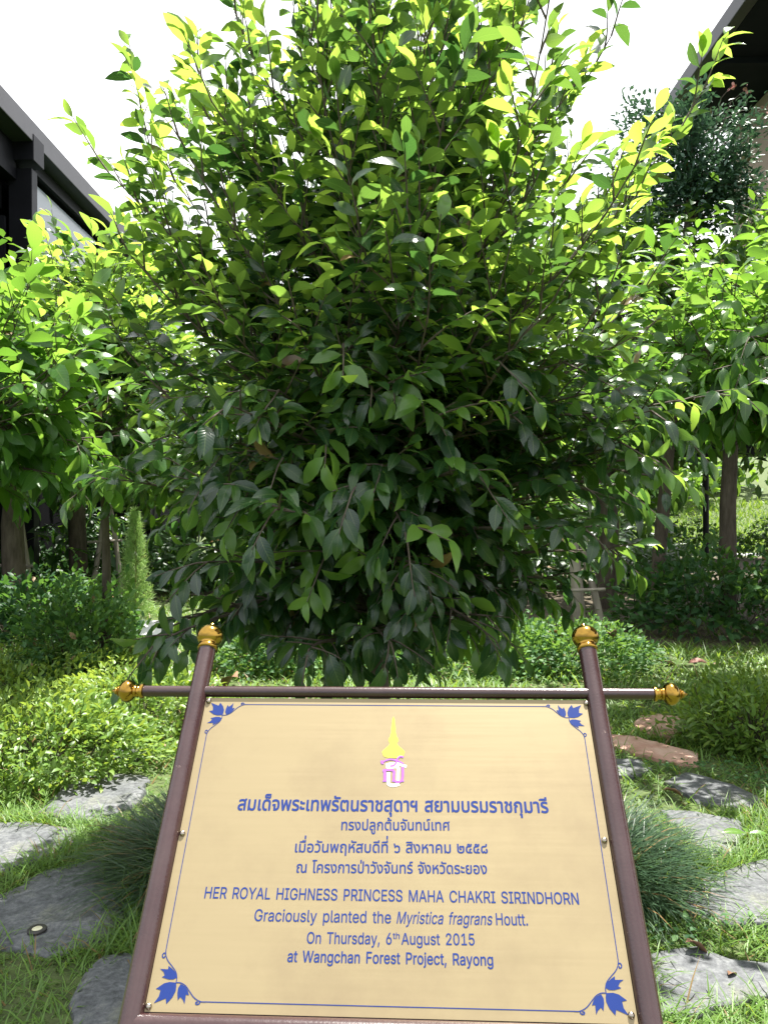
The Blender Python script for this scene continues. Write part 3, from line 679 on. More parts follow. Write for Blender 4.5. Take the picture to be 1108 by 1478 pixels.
# ------------------------------------------------------------------ background trees
rgb = np.random.default_rng(41)
def bg_tree(name, label, loc, seed, H, base, rad, n, leaf, tone, group, trunk_r=0.15):
    rg = np.random.default_rng(seed)
    t = empty(name, loc, label, 'tree', group)
    mb = MB(); mb.tube([(0, 0, -0.1), (rg.normal(0, .06), rg.normal(0, .06), base * 0.6), (rg.normal(0, .1), rg.normal(0, .1), base * 1.2), (0, 0, H * 0.85)], [trunk_r * 1.15, trunk_r, trunk_r * 0.8, trunk_r * 0.25], 10)
    O = []; D = []; TN = []
    nc = 48
    for k in range(nc):
        a = rg.uniform(0, 6.28); zz = rg.uniform(0, 1); z = base + (H - base) * zz
        rr = rad * math.sqrt(max(0.05, 1 - (zz * 1.7 - 0.7) ** 2 * 0.8)) * rg.uniform(0.35, 1.0)
        p = np.array([math.cos(a) * rr, math.sin(a) * rr, z])
        mb.tube([(0, 0, max(base * 0.9, z - rr * 0.6)), p * [0.5, 0.5, 1] - [0, 0, 0.15], p], [0.03, 0.018, 0.006], 4, cap=False)
        m_ = n // nc; q = rg.normal(0, 1, (m_, 3)) * [0.42, 0.42, 0.30]
        O.append(p + q); D.append(nrm(q) * 0.6 + p * [0.3, 0.3, 0] / rad + rg.normal(0, 0.4, (m_, 3)) + [0, 0, -0.25]); TN.append(np.full(m_, rg.normal(tone, 0.12)))
    O = np.concatenate(O); D = np.concatenate(D); TN = np.concatenate(TN); n = len(O)
    mb.build('trunk', M['bark'], t, smooth=True)
    leaves('crown', O, D, np.c_[rg.normal(0, 0.45, (n, 2)), np.ones(n)], leaf * rg.uniform(0.7, 1.2, n), leaf * 0.42 * rg.uniform(0.7, 1.2, n), TN + rg.normal(0, 0.15, n), rg.uniform(0, 0.4, n), M['wood_leaf'], t, tm=T_SMALL)
    return t
GB = 'shade trees in the background'
bg_tree('shade_tree', 'dark trunked shade tree at the left edge beyond the broad leaved tree', (-5.3, 11.0, 0), 51, 5.0, 2.3, 1.9, 3600, 0.26, 0.35, GB)
bg_tree('shade_tree', 'dark trunked shade tree behind the feathery plant on the left', (-5.5, 13.8, 0), 52, 5.7, 2.4, 1.9, 3600, 0.26, 0.45, GB)
bg_tree('shade_tree', 'pale sunlit shade tree glimpsed behind the tall tree left of its middle', (-2.6, 16.5, 0), 53, 6.8, 1.9, 2.5, 3600, 0.28, 0.65, GB)
bg_tree('shade_tree', 'shade tree hidden mostly behind the tall nutmeg tree', (0.8, 14.5, 0), 54, 6.4, 2.1, 2.6, 3600, 0.28, 0.4, GB)
bg_tree('shade_tree', 'dark shade tree right of the wooden props, beside the pavilion', (3.5, 12.2, 0), 55, 6.3, 2.2, 2.3, 3800, 0.26, 0.35, GB)
bg_tree('shade_tree', 'dark straight trunked tree just before the pavilion posts, hidden crown added for shade', (4.85, 10.8, 0), 57, 5.6, 2.7, 2.2, 4200, 0.22, 0.4, GB, trunk_r=0.11)  # trunk stands in view; its hidden crown is added to shade the bushes
bg_tree('shade_tree', 'shade tree with leafy crown over the pavilion beam at the right edge', (7.6, 13.2, 0), 56, 6.6, 3.0, 2.5, 3800, 0.26, 0.45, GB)
# far woodland that reads as one mass
n = 9000
th = rgb.uniform(-17, 9.2, n); zz = rgb.uniform(0, 1, n)
top = 7.5 + 1.6 * np.sin(th * 0.55) + 0.9 * np.sin(th * 1.7 + 1)
O = np.c_[th, 24.0 - np.where(th < 2.5, 3.0, 0) + rgb.normal(0, 1.2, n) + zz * 1.5, zz * 1 * np.clip(top, 0, None)]
O = O[(th < 8.9)]; n = len(O)
D = np.c_[rgb.normal(0, 1, n), rgb.normal(-0.6, 0.6, n), rgb.normal(-0.2, 0.6, n)]
wl = leaves('woodland', O, D, np.c_[rgb.normal(0, .5, (n, 2)), np.ones(n)], rgb.uniform(0.35, 0.75, n), rgb.uniform(0.18, 0.36, n), rgb.normal(0.4, 0.2, n), rgb.uniform(0, .4, n), M['wood_leaf'], tm=T_SMALL)
tag(wl, 'dark mass of woodland foliage far behind the garden trees', 'woodland', kind='stuff')
n = 9000
xx = rgb.uniform(9, 26, n); yy = rgb.uniform(27.5, 42, n)
hg = leaves('meadow_grass', np.c_[xx, yy, hgt(xx, yy) - 0.02], np.c_[rgb.normal(0, .4, (n, 2)), np.ones(n)], np.c_[rgb.normal(0, 1, (n, 2)), np.full(n, .3)], rgb.uniform(0.12, 0.4, n), rgb.uniform(0.03, 0.09, n), np.clip(rgb.normal(0.6, 0.25, n), 0.04, 1), 0.3, M['grass_blade'], tm=T_BLADE)
tag(hg, 'long sunny grass on the slope beyond the road', 'grass', kind='stuff')
n = 2600
xx = rgb.uniform(13, 48, n); yy = 43 + 2.5 * np.sin(xx * 0.7) + rgb.normal(0, 1.2, n)
O = np.c_[xx, yy, hgt(xx, yy) + rgb.uniform(0, 1, n) * (3.6 + 1.5 * np.sin(xx * 0.9) + np.sin(xx * 1.9))]
wl = leaves('tree_line', O, rgb.normal(0, 1, (n, 3)), np.c_[rgb.normal(0, .5, (n, 2)), np.ones(n)], rgb.uniform(0.5, 1.0, n), rgb.uniform(0.25, 0.5, n), rgb.normal(0.7, 0.25, n), 0.2, M['wood_leaf'], tm=T_SMALL)
tag(wl, 'pale line of trees beyond the sunny lawn, seen under the pavilion beam', 'tree line', kind='stuff')
# dark undergrowth between the trunks
n = 7000
xx = rgb.uniform(-9, 6.0, n)
hh = 1.0 + 0.45 * np.sin(xx * 1.9) + 0.3 * np.sin(xx * 4.3 + 2)
O = np.c_[xx, 15.5 + rgb.normal(0, 0.9, n), rgb.uniform(0, 1, n) * hh]
wl = leaves('undergrowth', O, np.c_[rgb.normal(0, .6, n), rgb.normal(-.3, .5, n), rgb.normal(0.6, .4, n)], np.c_[rgb.normal(0, .4, n), np.full(n, -0.4), np.ones(n)],
       rgb.uniform(0.22, 0.5, n), rgb.uniform(0.06, 0.14, n), rgb.normal(0.2, 0.15, n), rgb.uniform(0.1, .5, n), M['wood_leaf'], tm=T_SMALL)
tag(wl, 'dark undergrowth filling the shade between the background trunks', 'undergrowth', kind='stuff')
# low hedge in front of the road
n = 2600
xx = rgb.uniform(8.2, 17, n)
hd = empty('roadside_hedge', (0, 0, 0), 'thin dark leaved hedge along the road, seen between the pavilion columns', 'hedge')
leaves('foliage', np.c_[xx, 24.2 + rgb.normal(0, 0.25, n), rgb.uniform(0.05, 1, n) ** 0.8 * (0.95 + 0.3 * np.sin(xx * 2.7))], rgb.normal(0, 1, (n, 3)) + [0, 0, .4], np.c_[rgb.normal(0, .5, (n, 2)), np.ones(n)],
       rgb.uniform(0.12, 0.24, n), rgb.uniform(0.06, 0.12, n), rgb.normal(0.3, 0.2, n), 0.2, M['wood_leaf'], hd, tm=T_SMALL)
mb = MB()
for x in np.arange(8.3, 17, 0.35): mb.tube([(x, 24.2, 0), (x + rgb.normal(0, .1), 24.2, 0.7)], [0.012, 0.006], 4)
mb.build('stem', M['twig'], hd)

# feathery plant
c = gp(196, 892); t = empty('feathery_plant', (c[0], c[1], 0), 'tall feathery pale green plume plant behind the white plaque', 'plant')
rg = np.random.default_rng(61); mb = MB()
n = 5200; f = rg.uniform(0.0, 1, n) ** 1.25
rad = 0.27 * (1 - f) ** 0.8 * rg.uniform(0.1, 1, n) + 0.015; a = rg.uniform(0, 6.28, n)
O = np.c_[np.cos(a) * rad, np.sin(a) * rad, f * 1.55 + 0.05]
leaves('foliage', O, np.c_[np.cos(a) * 0.5, np.sin(a) * 0.5, rg.normal(0.5, 0.5, n)], rg.normal(0, 1, (n, 3)), rg.uniform(0.05, 0.11, n), 0.007, rg.normal(0.5, 0.2, n), 0.3, M['feather_leaf'], t, tm=T_BLADE)
for k in range(60):
    z = rg.uniform(0.1, 1.3); a = rg.uniform(0, 6.28); rr = 0.26 * (1 - z / 1.6) ** 0.75
    mb.tube([(0, 0, z), (math.cos(a) * rr * .6, math.sin(a) * rr * .6, z + 0.12), (math.cos(a) * rr, math.sin(a) * rr, z + 0.16)], 0.003, 3, cap=False)
mb.tube([(0, 0, 0), (0.01, 0, 0.8), (0, 0, 1.55)], [0.012, 0.008, 0.003], 6)
mb.build('stem', M['feather_leaf'], t)

# ------------------------------------------------------------------ buildings
# left building: dark steel fascia running away from the viewer with a glazed bay
ZH = 9.0
bx = CAM[0] + (-554) * (ZH - 1.55) / 621.0          # eave x
b = empty('steel_framed_building', (bx, 8, 0), 'dark steel framed building with pale glazed bay and sloping fascia line at left', 'building')
def at_b(x, y, z): return (x - bx, y - 8, z)
y_c = 14.7                                            # column plane
mb = MB(); mb.box(at_b(bx - 0.2, 17.5, ZH - 0.2), (0.5, 19.5, 0.40)); mb.build('fascia', M['grey_fascia'], b, bevel=0.015)
mb = MB(); mb.box(at_b(bx - 0.48, 11.1, ZH - 0.75), (0.33, 6.9, 0.66)); mb.build('beam', M['dark_steel'], b, bevel=0.01)
mb = MB(); mb.box(at_b(bx - 0.82, 11.1, ZH - 1.38), (0.45, 6.9, 0.5)); mb.build('beam', M['dark_steel'], b, bevel=0.01)
mb = MB(); mb.box(at_b(bx - 0.40, 21.0, ZH - 0.53), (0.27, 12.3, 0.24)); mb.build('beam', M['dark_steel'], b, bevel=0.01)
mb = MB(); mb.box(at_b(bx - 0.26, y_c, ZH / 2 - 0.42), (0.45, 0.24, ZH - 0.84)); mb.box(at_b(bx - 0.21, y_c - 0.03, ZH - 0.50), (0.55, 0.45, 0.5)); mb.build('column', M['dark_steel'], b, bevel=0.012)
mb = MB(); mb.box(at_b(bx - 0.54, y_c - 0.24, ZH / 2 - 0.9), (0.1, 0.08, ZH - 1.8)); mb.build('downpipe', M['dark_steel'], b)
def glass_mat():
    m, n, l, p = new_mat('pale_glass')
    z = n.new('ShaderNodeTexNoise'); z.inputs['Scale'].default_value = 0.7
    r = ramp(n, [(0.35, (0.26, 0.29, 0.34)), (0.7, (0.33, 0.36, 0.41))]); l.new(z.outputs['Fac'], r.inputs['Fac']); l.new(r.outputs['Color'], p.inputs['Base Color'])
    p.inputs['Roughness'].default_value = 0.12; p.inputs['Specular IOR Level'].default_value = 0.8
    return m
M['pale_glass'] = glass_mat()
for i, (y0, y1) in enumerate(((14.86, 18.75), (18.87, 22.75), (22.87, 26.8))):
    mb = MB(); mb.box(at_b(bx - 0.42, (y0 + y1) / 2, ZH - 2.55), (0.05, y1 - y0, 3.6))
    mb.build('window', M['pale_glass'], b)
    mb = MB(); mb.box(at_b(bx - 0.37, y1 + 0.06, (ZH - 0.75) / 2), (0.13, 0.1, ZH - 0.75)); mb.build('mullion', M['dark_steel'], b)
mb = MB(); mb.box(at_b(bx - 0.42, 20.9, 2.25), (0.06, 12.2, 4.5)); mb.build('lower_wall', M['dark_inside'], b)
mb = MB(); mb.box(at_b(bx - 4.8, 17.5, ZH / 2 - 0.4), (7.8, 19.0, ZH - 0.8)); mb.build('wall', M['dark_inside'], b)
mb = MB(); mb.box(at_b(bx - 4.9, 17.5, ZH - 0.22), (8.8, 19.4, 0.18)); mb.build('roof', M['grey_fascia'], b)

# right building: wide overhanging dark roof, beige wall
RH = 11.0; ex = 6.62; wx = 8.5; ye = 17.5
b = empty('beige_building', (wx, 12, 0), 'beige walled building with wide dark overhanging roof at top right', 'building')
def rb(x, y, z): return (x - wx, y - 12, z)
mb = MB(); mb.box(rb(ex + 0.12, 9.1, RH), (0.24, 19.5, 0.34)); mb.build('fascia', M['grey_fascia'], b, bevel=0.02)
mb = MB(); mb.box(rb(ex + 4.25, 9.1, RH - 0.10), (8.0, 19.4, 0.12)); mb.build('roof', M['navy_soffit'], b)
mb = MB()
for y in np.arange(0.3, 17.8, 2.2):
    mb = MB(); mb.box(rb((ex + wx) / 2 + 0.1, y, RH - 0.22), (wx - ex - 0.3, 0.12, 0.14)); mb.build('rafter', M['navy_soffit'], b)
mb = MB(); mb.box(rb(wx + 3, 9.7, (RH - 0.22 + 4.6) / 2), (6.0, 17.6, RH - 0.22 - 4.6)); mb.build('wall', M['beige_render'], b)
mb = MB(); mb.box(rb(wx + 3.1, 8.7, 4.4), (6.0, 17.5, 0.38)); mb.build('floor_slab', M['dark_steel'], b)
for y in (3.0, 10.0, 17.0):
    mb = MB(); mb.tube([rb(wx + 1.0, y, -0.1), rb(wx + 1.0, y, 4.2)], [0.22, 0.22], 16); mb.build('column', M['dark_steel'], b, smooth=True)

# pavilion: low dark beam on columns behind the right hand tree
py = 20.5
cx = at(1053, 740, py)[0]; cx2 = at(1018, 740, py + 1.2)[0]
z1 = 1.55 + (739 - 634) / F_PX * py; z0 = 1.55 + (739 - 660) / F_PX * py
b = empty('pavilion', (cx, py, 0), 'low dark roofed pavilion on posts, behind the right hand tree', 'pavilion')
mb = MB(); mb.tube([(2.1, 0, -0.1), (2.1, 0, z0)], [0.17, 0.17], 16); mb.build('column', M['dark_steel'], b, smooth=True)
mb = MB(); mb.tube([(cx2 - cx, 1.2, -0.1), (cx2 - cx, 1.2, z0)], [0.085, 0.085], 14); mb.build('column', M['dark_steel'], b, smooth=True)
mb = MB(); mb.box((0.9, 0.6, z0 + (z1 - z0) / 2), (7.0, 0.25, z1 - z0)); mb.box((0.9, 0.46, z0 + 0.06), (7.0, 0.05, 0.05)); mb.box((0.9, 0.46, z0 + 0.22), (7.0, 0.05, 0.03)); mb.build('beam', M['dark_steel'], b)
mb = MB(); mb.box((1.1, 2.4, z1 + 0.16), (7.6, 5.0, 0.3)); mb.build('roof', M['dark_inside'], b)

# ------------------------------------------------------------------ plant plaques and props
def plaque(name, label, base_px, top_px, w, d, m, tilt, group):
    g0 = gp(*base_px); y = g0[1]; z = at(top_px[0], top_px[1], y)[2]
    t = empty(name, (g0[0], y, 0), label, 'plaque', group)
    mb = MB(); mb.tube([(0, 0, -0.05), (0, 0, z - 0.01)], 0.011, 8); mb.build('post', M['black_metal'], t, smooth=True)
    ct, st = math.cos(tilt), math.sin(tilt)
    mb = MB(); mb.box((0, 0, 0), (w, 0.006, d)); mb.build('plate', m, t, bevel=0.002, xf=lambda p: (p[0], p[1] * ct + p[2] * st, z + p[2] * ct - p[1] * st))
GP = 'plant name plaques on thin posts'
plaque('plant_plaque', 'white tilted plaque on a thin dark post left of the left finial', (228, 985), (222, 906), 0.27, 0.22, M['white_plate'], R(62), GP)
plaque('plant_plaque', 'small white plaque under the hanging leaves right of the tree trunk', (658, 945), (668, 870), 0.24, 0.16, M['white_plate'], R(60), GP)
plaque('plant_plaque', 'dark thin topped plaque standing in the shaded soil at right', (915, 886), (914, 836), 0.42, 0.24, M['dark_steel'], R(82), GP)

def props(label, base, legs, tie_z, tie, group):
    t = empty('tree_prop', (base[0], base[1], 0), label, 'tree prop', group)
    for (a, b_, r) in legs:
        mb = MB(); mb.tube([a, (np.array(a) + np.array(b_)) / 2 + [0.01, 0, 0.02], b_], [r, r * 0.9, r * 0.75], 9); mb.build('pole', M['pole_wood'], t, smooth=True)
    mb = MB(); mb.tube(tie, 0.022, 7); mb.build('tie_bar', M['pole_wood'], t, smooth=True)
c = gp(845, 915)
props('grey wooden tree prop of two leaning poles behind the right finial', c, [((-0.07, 0, -0.05), (-0.13, 0.1, 1.15), 0.085), ((0.24, 0, -0.05), (-0.02, 0.12, 1.1), 0.05)], 0.6, [(-0.22, -0.11, 0.56), (0.22, -0.09, 0.57)], 'wooden tree props')
c = gp(25, 885)
props('dark wooden tree prop with crosspiece at the left edge', c, [((-0.25, 0, -0.05), (-0.05, 0.1, 1.75), 0.05), ((0.25, 0, -0.05), (0.0, 0.12, 1.6), 0.045)], 0.7, [(-0.35, -0.1, 0.76), (0.32, -0.1, 0.74)], 'wooden tree props')
c = gp(155, 868)
props('dark wooden tree prop around a background trunk left of the plume plant', c, [((-0.3, 0, -0.05), (-0.05, 0.1, 1.75), 0.05), ((0.28, 0, -0.05), (0.02, 0.12, 1.7), 0.05)], 0.7, [(-0.3, -0.1, 1.05), (0.3, -0.1, 1.08)], 'wooden tree props')

# ------------------------------------------------------------------ litter and small things
def fallen(label, px, z, size, m, rz, group='fallen leaves', curl=0.5):
    c = gp(px[0], px[1], z)
    n = 1
    o = leaves('fallen_leaf', [(0, 0, 0)], [(1, 0, 0.12)], [(0.1, 0.25, 1)], size, size * 0.45, np.array([0.5]), curl, m, None, tm=T_LEAF, fold=0.55)
    s = o.modifiers.new('thickness', 'SOLIDIFY'); s.thickness = 0.0015
    o.location = c; o.rotation_euler = (0, 0, rz)
    tag(o, label, 'fallen leaf', group)
fallen('orange dead leaf lying on the green mound left of the right finial', (790, 912), 0.40, 0.16, M['orange_leaf'], 0.2)
fallen('upright brown dead leaf on the green mound right of the right finial', (880, 914), 0.40, 0.20, M['dead_leaf'], 1.2)
fallen('red brown dead leaf on the grass above the right gold tip', (950, 957), 0.03, 0.22, M['red_leaf'], 0.05)
fallen('red brown dead leaf on the grass at the far right behind the twiggy bush', (1022, 957), 0.04, 0.2, M['red_leaf'], 3.0, curl=0.15)
fallen('pale brown curled dead leaf in front of the nearest right stone', (988, 1360), 0.06, 0.10, M['dead_leaf'], 0.4, curl=0.9)
fallen('small tan dead leaf in the grass between the right stones', (955, 1140), 0.06, 0.12, M['dead_leaf'], 0.1)
fallen('pinkish dead leaf beside the left post below the crossbar', (250, 1044), 0.08, 0.18, M['dead_leaf'], 0.8)
fallen('dry brown dead leaf on bare earth between the left stones', (145, 1195), 0.05, 0.13, M['dead_leaf'], -0.3)
fallen('curled brown dead leaf behind the crossbar near the left finial', (345, 978), 0.15, 0.32, M['dead_leaf'], 2.4, curl=0.7)
fallen('yellowish dead leaf on the nearest right stone', (1050, 1407), 0.03, 0.05, M['dead_leaf'], 0.7)
fallen('small brown dead leaf on the shaded soil at right', (960, 893), 0.03, 0.22, M['dead_leaf'], 0.3)

# ground light set in the stone
c = gp(54, 1344, 0.024); t = empty('ground_light', (c[0], c[1], 0), 'round cream ground light with dark ring set in the stone at lower left', 'ground light')
mb = MB(); mb.lathe([(0.034, 0), (0.034, 0.006), (0.029, 0.010), (0.020, 0.010), (0.019, 0.007)], (0, 0, 0.026), (0, 0, 1), 28); mb.build('ring', M['black_metal'], t, smooth=True)
mb = MB(); mb.lathe([(0.0185, 0), (0.018, 0.008), (0.010, 0.0105), (0.001, 0.011)], (0, 0, 0.026), (0, 0, 1), 24); mb.build('lens', M['cream_lens'], t, smooth=True)

# bright seedling
c = gp(1078, 1222); t = empty('seedling', (c[0], c[1], 0), 'bright green seedling with two long leaves beside the right stones', 'seedling')
mb = MB(); mb.tube([(0, 0, -0.01), (0.004, 0, 0.03), (0, 0, 0.065)], 0.003, 5); mb.build('stem', M['feather_leaf'], t)
for d, L in (((-1, -0.1, 0.18), 0.125), ((1, -0.1, 0.12), 0.09), ((0.2, 1, 0.1), 0.06)):
    leaves('leaf', [(0, 0, 0.062)], [d], [(0, -0.3, 1)], L, L * 0.3, np.array([1.0]), 0.12, M['nutmeg_leaf'], t)

# ------------------------------------------------------------------ the sign
PW, PH = 0.6, 0.424
PC = np.array([0.0075, 1.0648, 1.55 - 0.4533]); YAW, TILT = -0.0481, 0.7197
cy_, sy_ = math.cos(YAW), math.sin(YAW); ct_, st_ = math.cos(TILT), math.sin(TILT)
RX = np.array([[1, 0, 0], [0, ct_, st_], [0, -st_, ct_]])          # rot_x(-tilt)
RZ = np.array([[cy_, -sy_, 0], [sy_, cy_, 0], [0, 0, 1]])
RS = RZ @ RX
def pp(u, v):
    """pixel -> (a, c) on the panel plane"""
    d = ray(u, v); nrm_ = RS @ np.array([0, -1.0, 0]); s = ((PC - CAM) @ nrm_) / (d @ nrm_)
    q = RS.T @ (CAM + d * s - PC); return np.array([q[0], q[2]])
SB = np.array([PC[0], PC[1], 0.0])
def sx(p): return RS @ np.array(p, float) + PC - SB      # sign-local (a, -out, c) -> root local
sign = empty('commemorative_sign', SB, 'pale gold commemorative sign board tilted on a maroon tube frame with gold finials', 'sign')
mb = MB(); mb.box((0, 0.0045, 0), (PW, 0.003, PH))
panel = mb.build('panel', M['gold_sheet'], sign, xf=sx)
mb = MB(); mb.box((0, 0.0085, 0), (PW + 0.004, 0.004, PH + 0.004)); mb.build('backing', M['maroon_paint'], sign, xf=sx)
PR = 0.0145; pa = PW / 2 + PR + 0.0005
ctop = pp(571, 934)[1] ; cbar = pp(575, 997)[1] - 0.001; BR = 0.0088
cbot = -PH / 2 - 0.0135
def post(sgn):
    a = sgn * pa
    mb = MB(); pth = [sx((a, 0.004, ctop)), sx((a, 0.004, 0)), sx((a, 0.004, cbot - 0.02))]
    e = pth[-1]; d = pth[-1] - pth[-2]; d /= np.linalg.norm(d)
    for k in range(1, 7):
        f = k / 6; dd = d * (1 - f) + np.array([0, 0, -1.0]) * f; dd /= np.linalg.norm(dd); e = e + dd * 0.02; pth.append(e)
    pth.append(np.array([e[0], e[1], -0.05]))
    mb.tube(pth, PR, 28); o = mb.build('post', M['maroon_paint'], sign, smooth=True)
    ax = RS @ np.array([0, 0, 1.0])
    k = 0.0205
    prof = [(0.0146, -0.004), (0.0165, -0.003), (0.0172, 0.0), (0.0165, 0.003), (0.0150, 0.005), (0.0150, 0.007)]
    prof += [(0.0222 * math.cos(t), 0.0225 + 0.0195 * math.sin(t)) for t in np.linspace(-0.82, 1.25, 18)]
    prof += [(0.0058, 0.0412), (0.0046, 0.0428), (0.0048, 0.0455), (0.003, 0.048), (0.0005, 0.0505)]
    mb = MB(); mb.lathe(prof, sx((a, 0.004, ctop)), ax, 32); mb.build('finial', M['gold'], o, smooth=True)
post(-1); post(1)
mb = MB(); aL = pp(206, 995)[0]; aR = pp(945, 1003)[0]
mb.tube([sx((aL, 0.004, cbar)), sx((0, 0.004, cbar)), sx((aR, 0.004, cbar))], BR, 20)
bar = mb.build('crossbar', M['maroon_paint'], sign, smooth=True)
for sgn, a0 in ((-1, aL), (1, aR)):
    prof = [(0.0088, -0.002), (0.0116, -0.001), (0.0120, 0.001), (0.0116, 0.003), (0.0085, 0.0045), (0.0088, 0.007), (0.0108, 0.0085), (0.0088, 0.0105), (0.0100, 0.0125)]
    prof += [(0.0178 * math.cos(t), 0.0255 + 0.0138 * math.sin(t)) for t in np.linspace(-1.0, 1.12, 18)]
    prof += [(0.0076, 0.0385), (0.0088, 0.0400), (0.0072, 0.0415), (0.0050, 0.0425), (0.0060, 0.0445), (0.0040, 0.0462), (0.0026, 0.0485), (0.0004, 0.0515)]
    mb = MB(); mb.lathe(prof, sx((a0, 0.004, cbar)), RS @ np.array([sgn, 0, 0.0]), 28); mb.build('finial', M['gold'], bar, smooth=True)
mb = MB(); mb.tube([sx((-pa, 0.004, cbot)), sx((pa, 0.004, cbot))], 0.0125, 20); mb.build('lower_rail', M['maroon_paint'], sign, smooth=True)
for u, v in ((301, 1011), (846, 1014), (263, 1202), (872, 1212), (214, 1452), (911, 1465)):
    a, c = pp(u, v); mb = MB()
    mb.lathe([(0.0038, -0.001), (0.0042, 0.001), (0.0036, 0.003), (0.002, 0.0042), (0.0003, 0.0046)], sx((a, 0.003, c)), RS @ np.array([0, -1.0, 0]), 14)
    mb.build('screw', M['screw_metal'], sign, smooth=True)

# printed artwork: thin ink layers lying on the panel
INK = 0.0027
def ink_mesh(name, contours, m, layer=0, parent=panel):
    """contours (panel coordinates): filled with the non-zero winding rule"""
    vs = []; ed = []
    for c in contours:
        b = len(vs); vs += [Vector((float(p[0]), float(p[1]))) for p in c]
        ed += [(b + i, b + (i + 1) % len(c)) for i in range(len(c))]
    vo, eo, fo = geometry.delaunay_2d_cdt(vs, ed, [], 0, 1e-7)[:3]
    tri = [f for f in fo if len(f) == 3]; vo2 = np.array([(p[0], p[1]) for p in vo])
    C = vo2[np.array(tri)].mean(1); wn = np.zeros(len(C), int)
    for c in contours:
        c = np.asarray(c, float); d = np.roll(c, -1, 0)
        for k0 in range(0, len(C), 4000):
            px_, py_ = C[k0:k0 + 4000, 0:1], C[k0:k0 + 4000, 1:2]
            y0, y1, x0, x1 = c[None, :, 1], d[None, :, 1], c[None, :, 0], d[None, :, 0]
            up = (y0 <= py_) & (y1 > py_); dn = (y0 > py_) & (y1 <= py_)
            right = x0 + (py_ - y0) * (x1 - x0) / np.where(y1 == y0, 1, y1 - y0) > px_
            wn[k0:k0 + 4000] += (up & right).sum(1) - (dn & right).sum(1)
    keep = [list(f) for f, w_ in zip(tri, wn) if w_ != 0]
    V3 = [tuple(sx((p[0], INK - layer * 0.00012, p[1]))) for p in vo]
    V = np.array(V3)
    me = bpy.data.meshes.new(name); me.from_pydata(V3, [], keep); me.update()
    return link_mesh(name, me, m, parent)

def load_font():
    try:
        return bpy.data.fonts.load(bpy.utils.system_resource('DATAFILES', path='fonts') + '/Inter.woff2')
    except Exception:
        return None
FONT = load_font()
def text_contours(s, latin=True, shear=0.0):
    cu = bpy.data.curves.new('txt', 'FONT'); cu.body = s; cu.size = 1.0; cu.shear = shear; cu.space_word = 1.55 if latin else 1.2
    if latin and FONT: cu.font = FONT
    o = bpy.data.objects.new('txt', cu); COL.objects.link(o)
    dg = bpy.context.evaluated_depsgraph_get(); dg.update()
    c2 = o.evaluated_get(dg).to_curve(dg)
    out = []
    for sp in c2.splines:
        P = []; bp = sp.bezier_points; n = len(bp)
        for i in range(n):
            a, b = bp[i], bp[(i + 1) % n]
            seg = geometry.interpolate_bezier(a.co, a.handle_right, b.handle_left, b.co, 7)[:-1]
            P += [(q[0], q[1]) for q in seg]
        Q = [P[0]]
        for q in P[1:]:
            if abs(q[0] - Q[-1][0]) + abs(q[1] - Q[-1][1]) > 1e-5: Q.append(q)
        if len(Q) > 2: out.append(np.array(Q))
    bpy.data.objects.remove(o); bpy.data.curves.remove(cu)
    return out
def xmax(s, latin): return max(c[:, 0].max() for c in text_contours(s, latin))
def fatten(cs, d):
    out = []
    for c in cs:
        e = np.roll(c, -1, 0) - c; e /= np.linalg.norm(e, axis=1)[:, None] + 1e-9
        nn = np.stack([e[:, 1], -e[:, 0]], 1); v = nn + np.roll(nn, 1, 0); v /= np.maximum(np.linalg.norm(v, axis=1)[:, None], 0.6)
        out.append(c + v * d)
    return out
def orient(cs):
    """make sure the largest contour is anticlockwise so that fattening grows it"""
    a = [0.5 * np.sum(c[:, 0] * np.roll(c[:, 1], -1) - np.roll(c[:, 0], -1) * c[:, 1]) for c in cs]
    if a[int(np.argmax(np.abs(a)))] < 0: cs = [c[::-1] for c in cs]
    return cs
RAISED = {'\u0e48', '\u0e49'}                      # tone marks placed by hand
def thai(s):
    base = ''; marks = []
    for i, ch in enumerate(s):
        if ch in RAISED:
            above = s[i - 1] in '\u0e34\u0e35\u0e36\u0e37\u0e31'
            tall = s[i - 1] in '\u0e1b\u0e1d\u0e1f'
            marks.append((len(base), ch, above, tall)); continue
        base += ch
    cs = text_contours(base, False)
    bar_w = xmax('\u0e01', False)
    for k, ch, above, tall in marks:
        x = xmax(base[:k] + '\u0e01', False) - bar_w
        for c in text_contours(ch, False):
            cs.append(c + np.array([x - (0.17 if tall else 0.0), 0.235 if above else 0.0]))
    return cs
def lettering(cs, left, right, cap, capref, fat=0.0):
    """fit contours between two baseline pixels; cap = cap height in pixels at that line"""
    cs = fatten(orient(cs), fat)
    A = pp(*left); B = pp(*right)
    x0 = min(c[:, 0].min() for c in cs); x1 = max(c[:, 0].max() for c in cs)
    mid = ((left[0] + right[0]) / 2, (left[1] + right[1]) / 2)
    h = np.linalg.norm(pp(mid[0], mid[1] - cap) - pp(*mid)) / capref
    ex = (B - A) / (x1 - x0); en = np.array([-(B - A)[1], (B - A)[0]]) / np.linalg.norm(B - A)
    return [A + np.outer(c[:, 0] - x0, ex) + np.outer(c[:, 1], en * h) for c in cs]
CH = text_contours('H', True); capL = max(c[:, 1].max() for c in CH)
CK = text_contours('\u0e01', False); capT = max(c[:, 1].max() for c in CK)
ITAL = 0.22
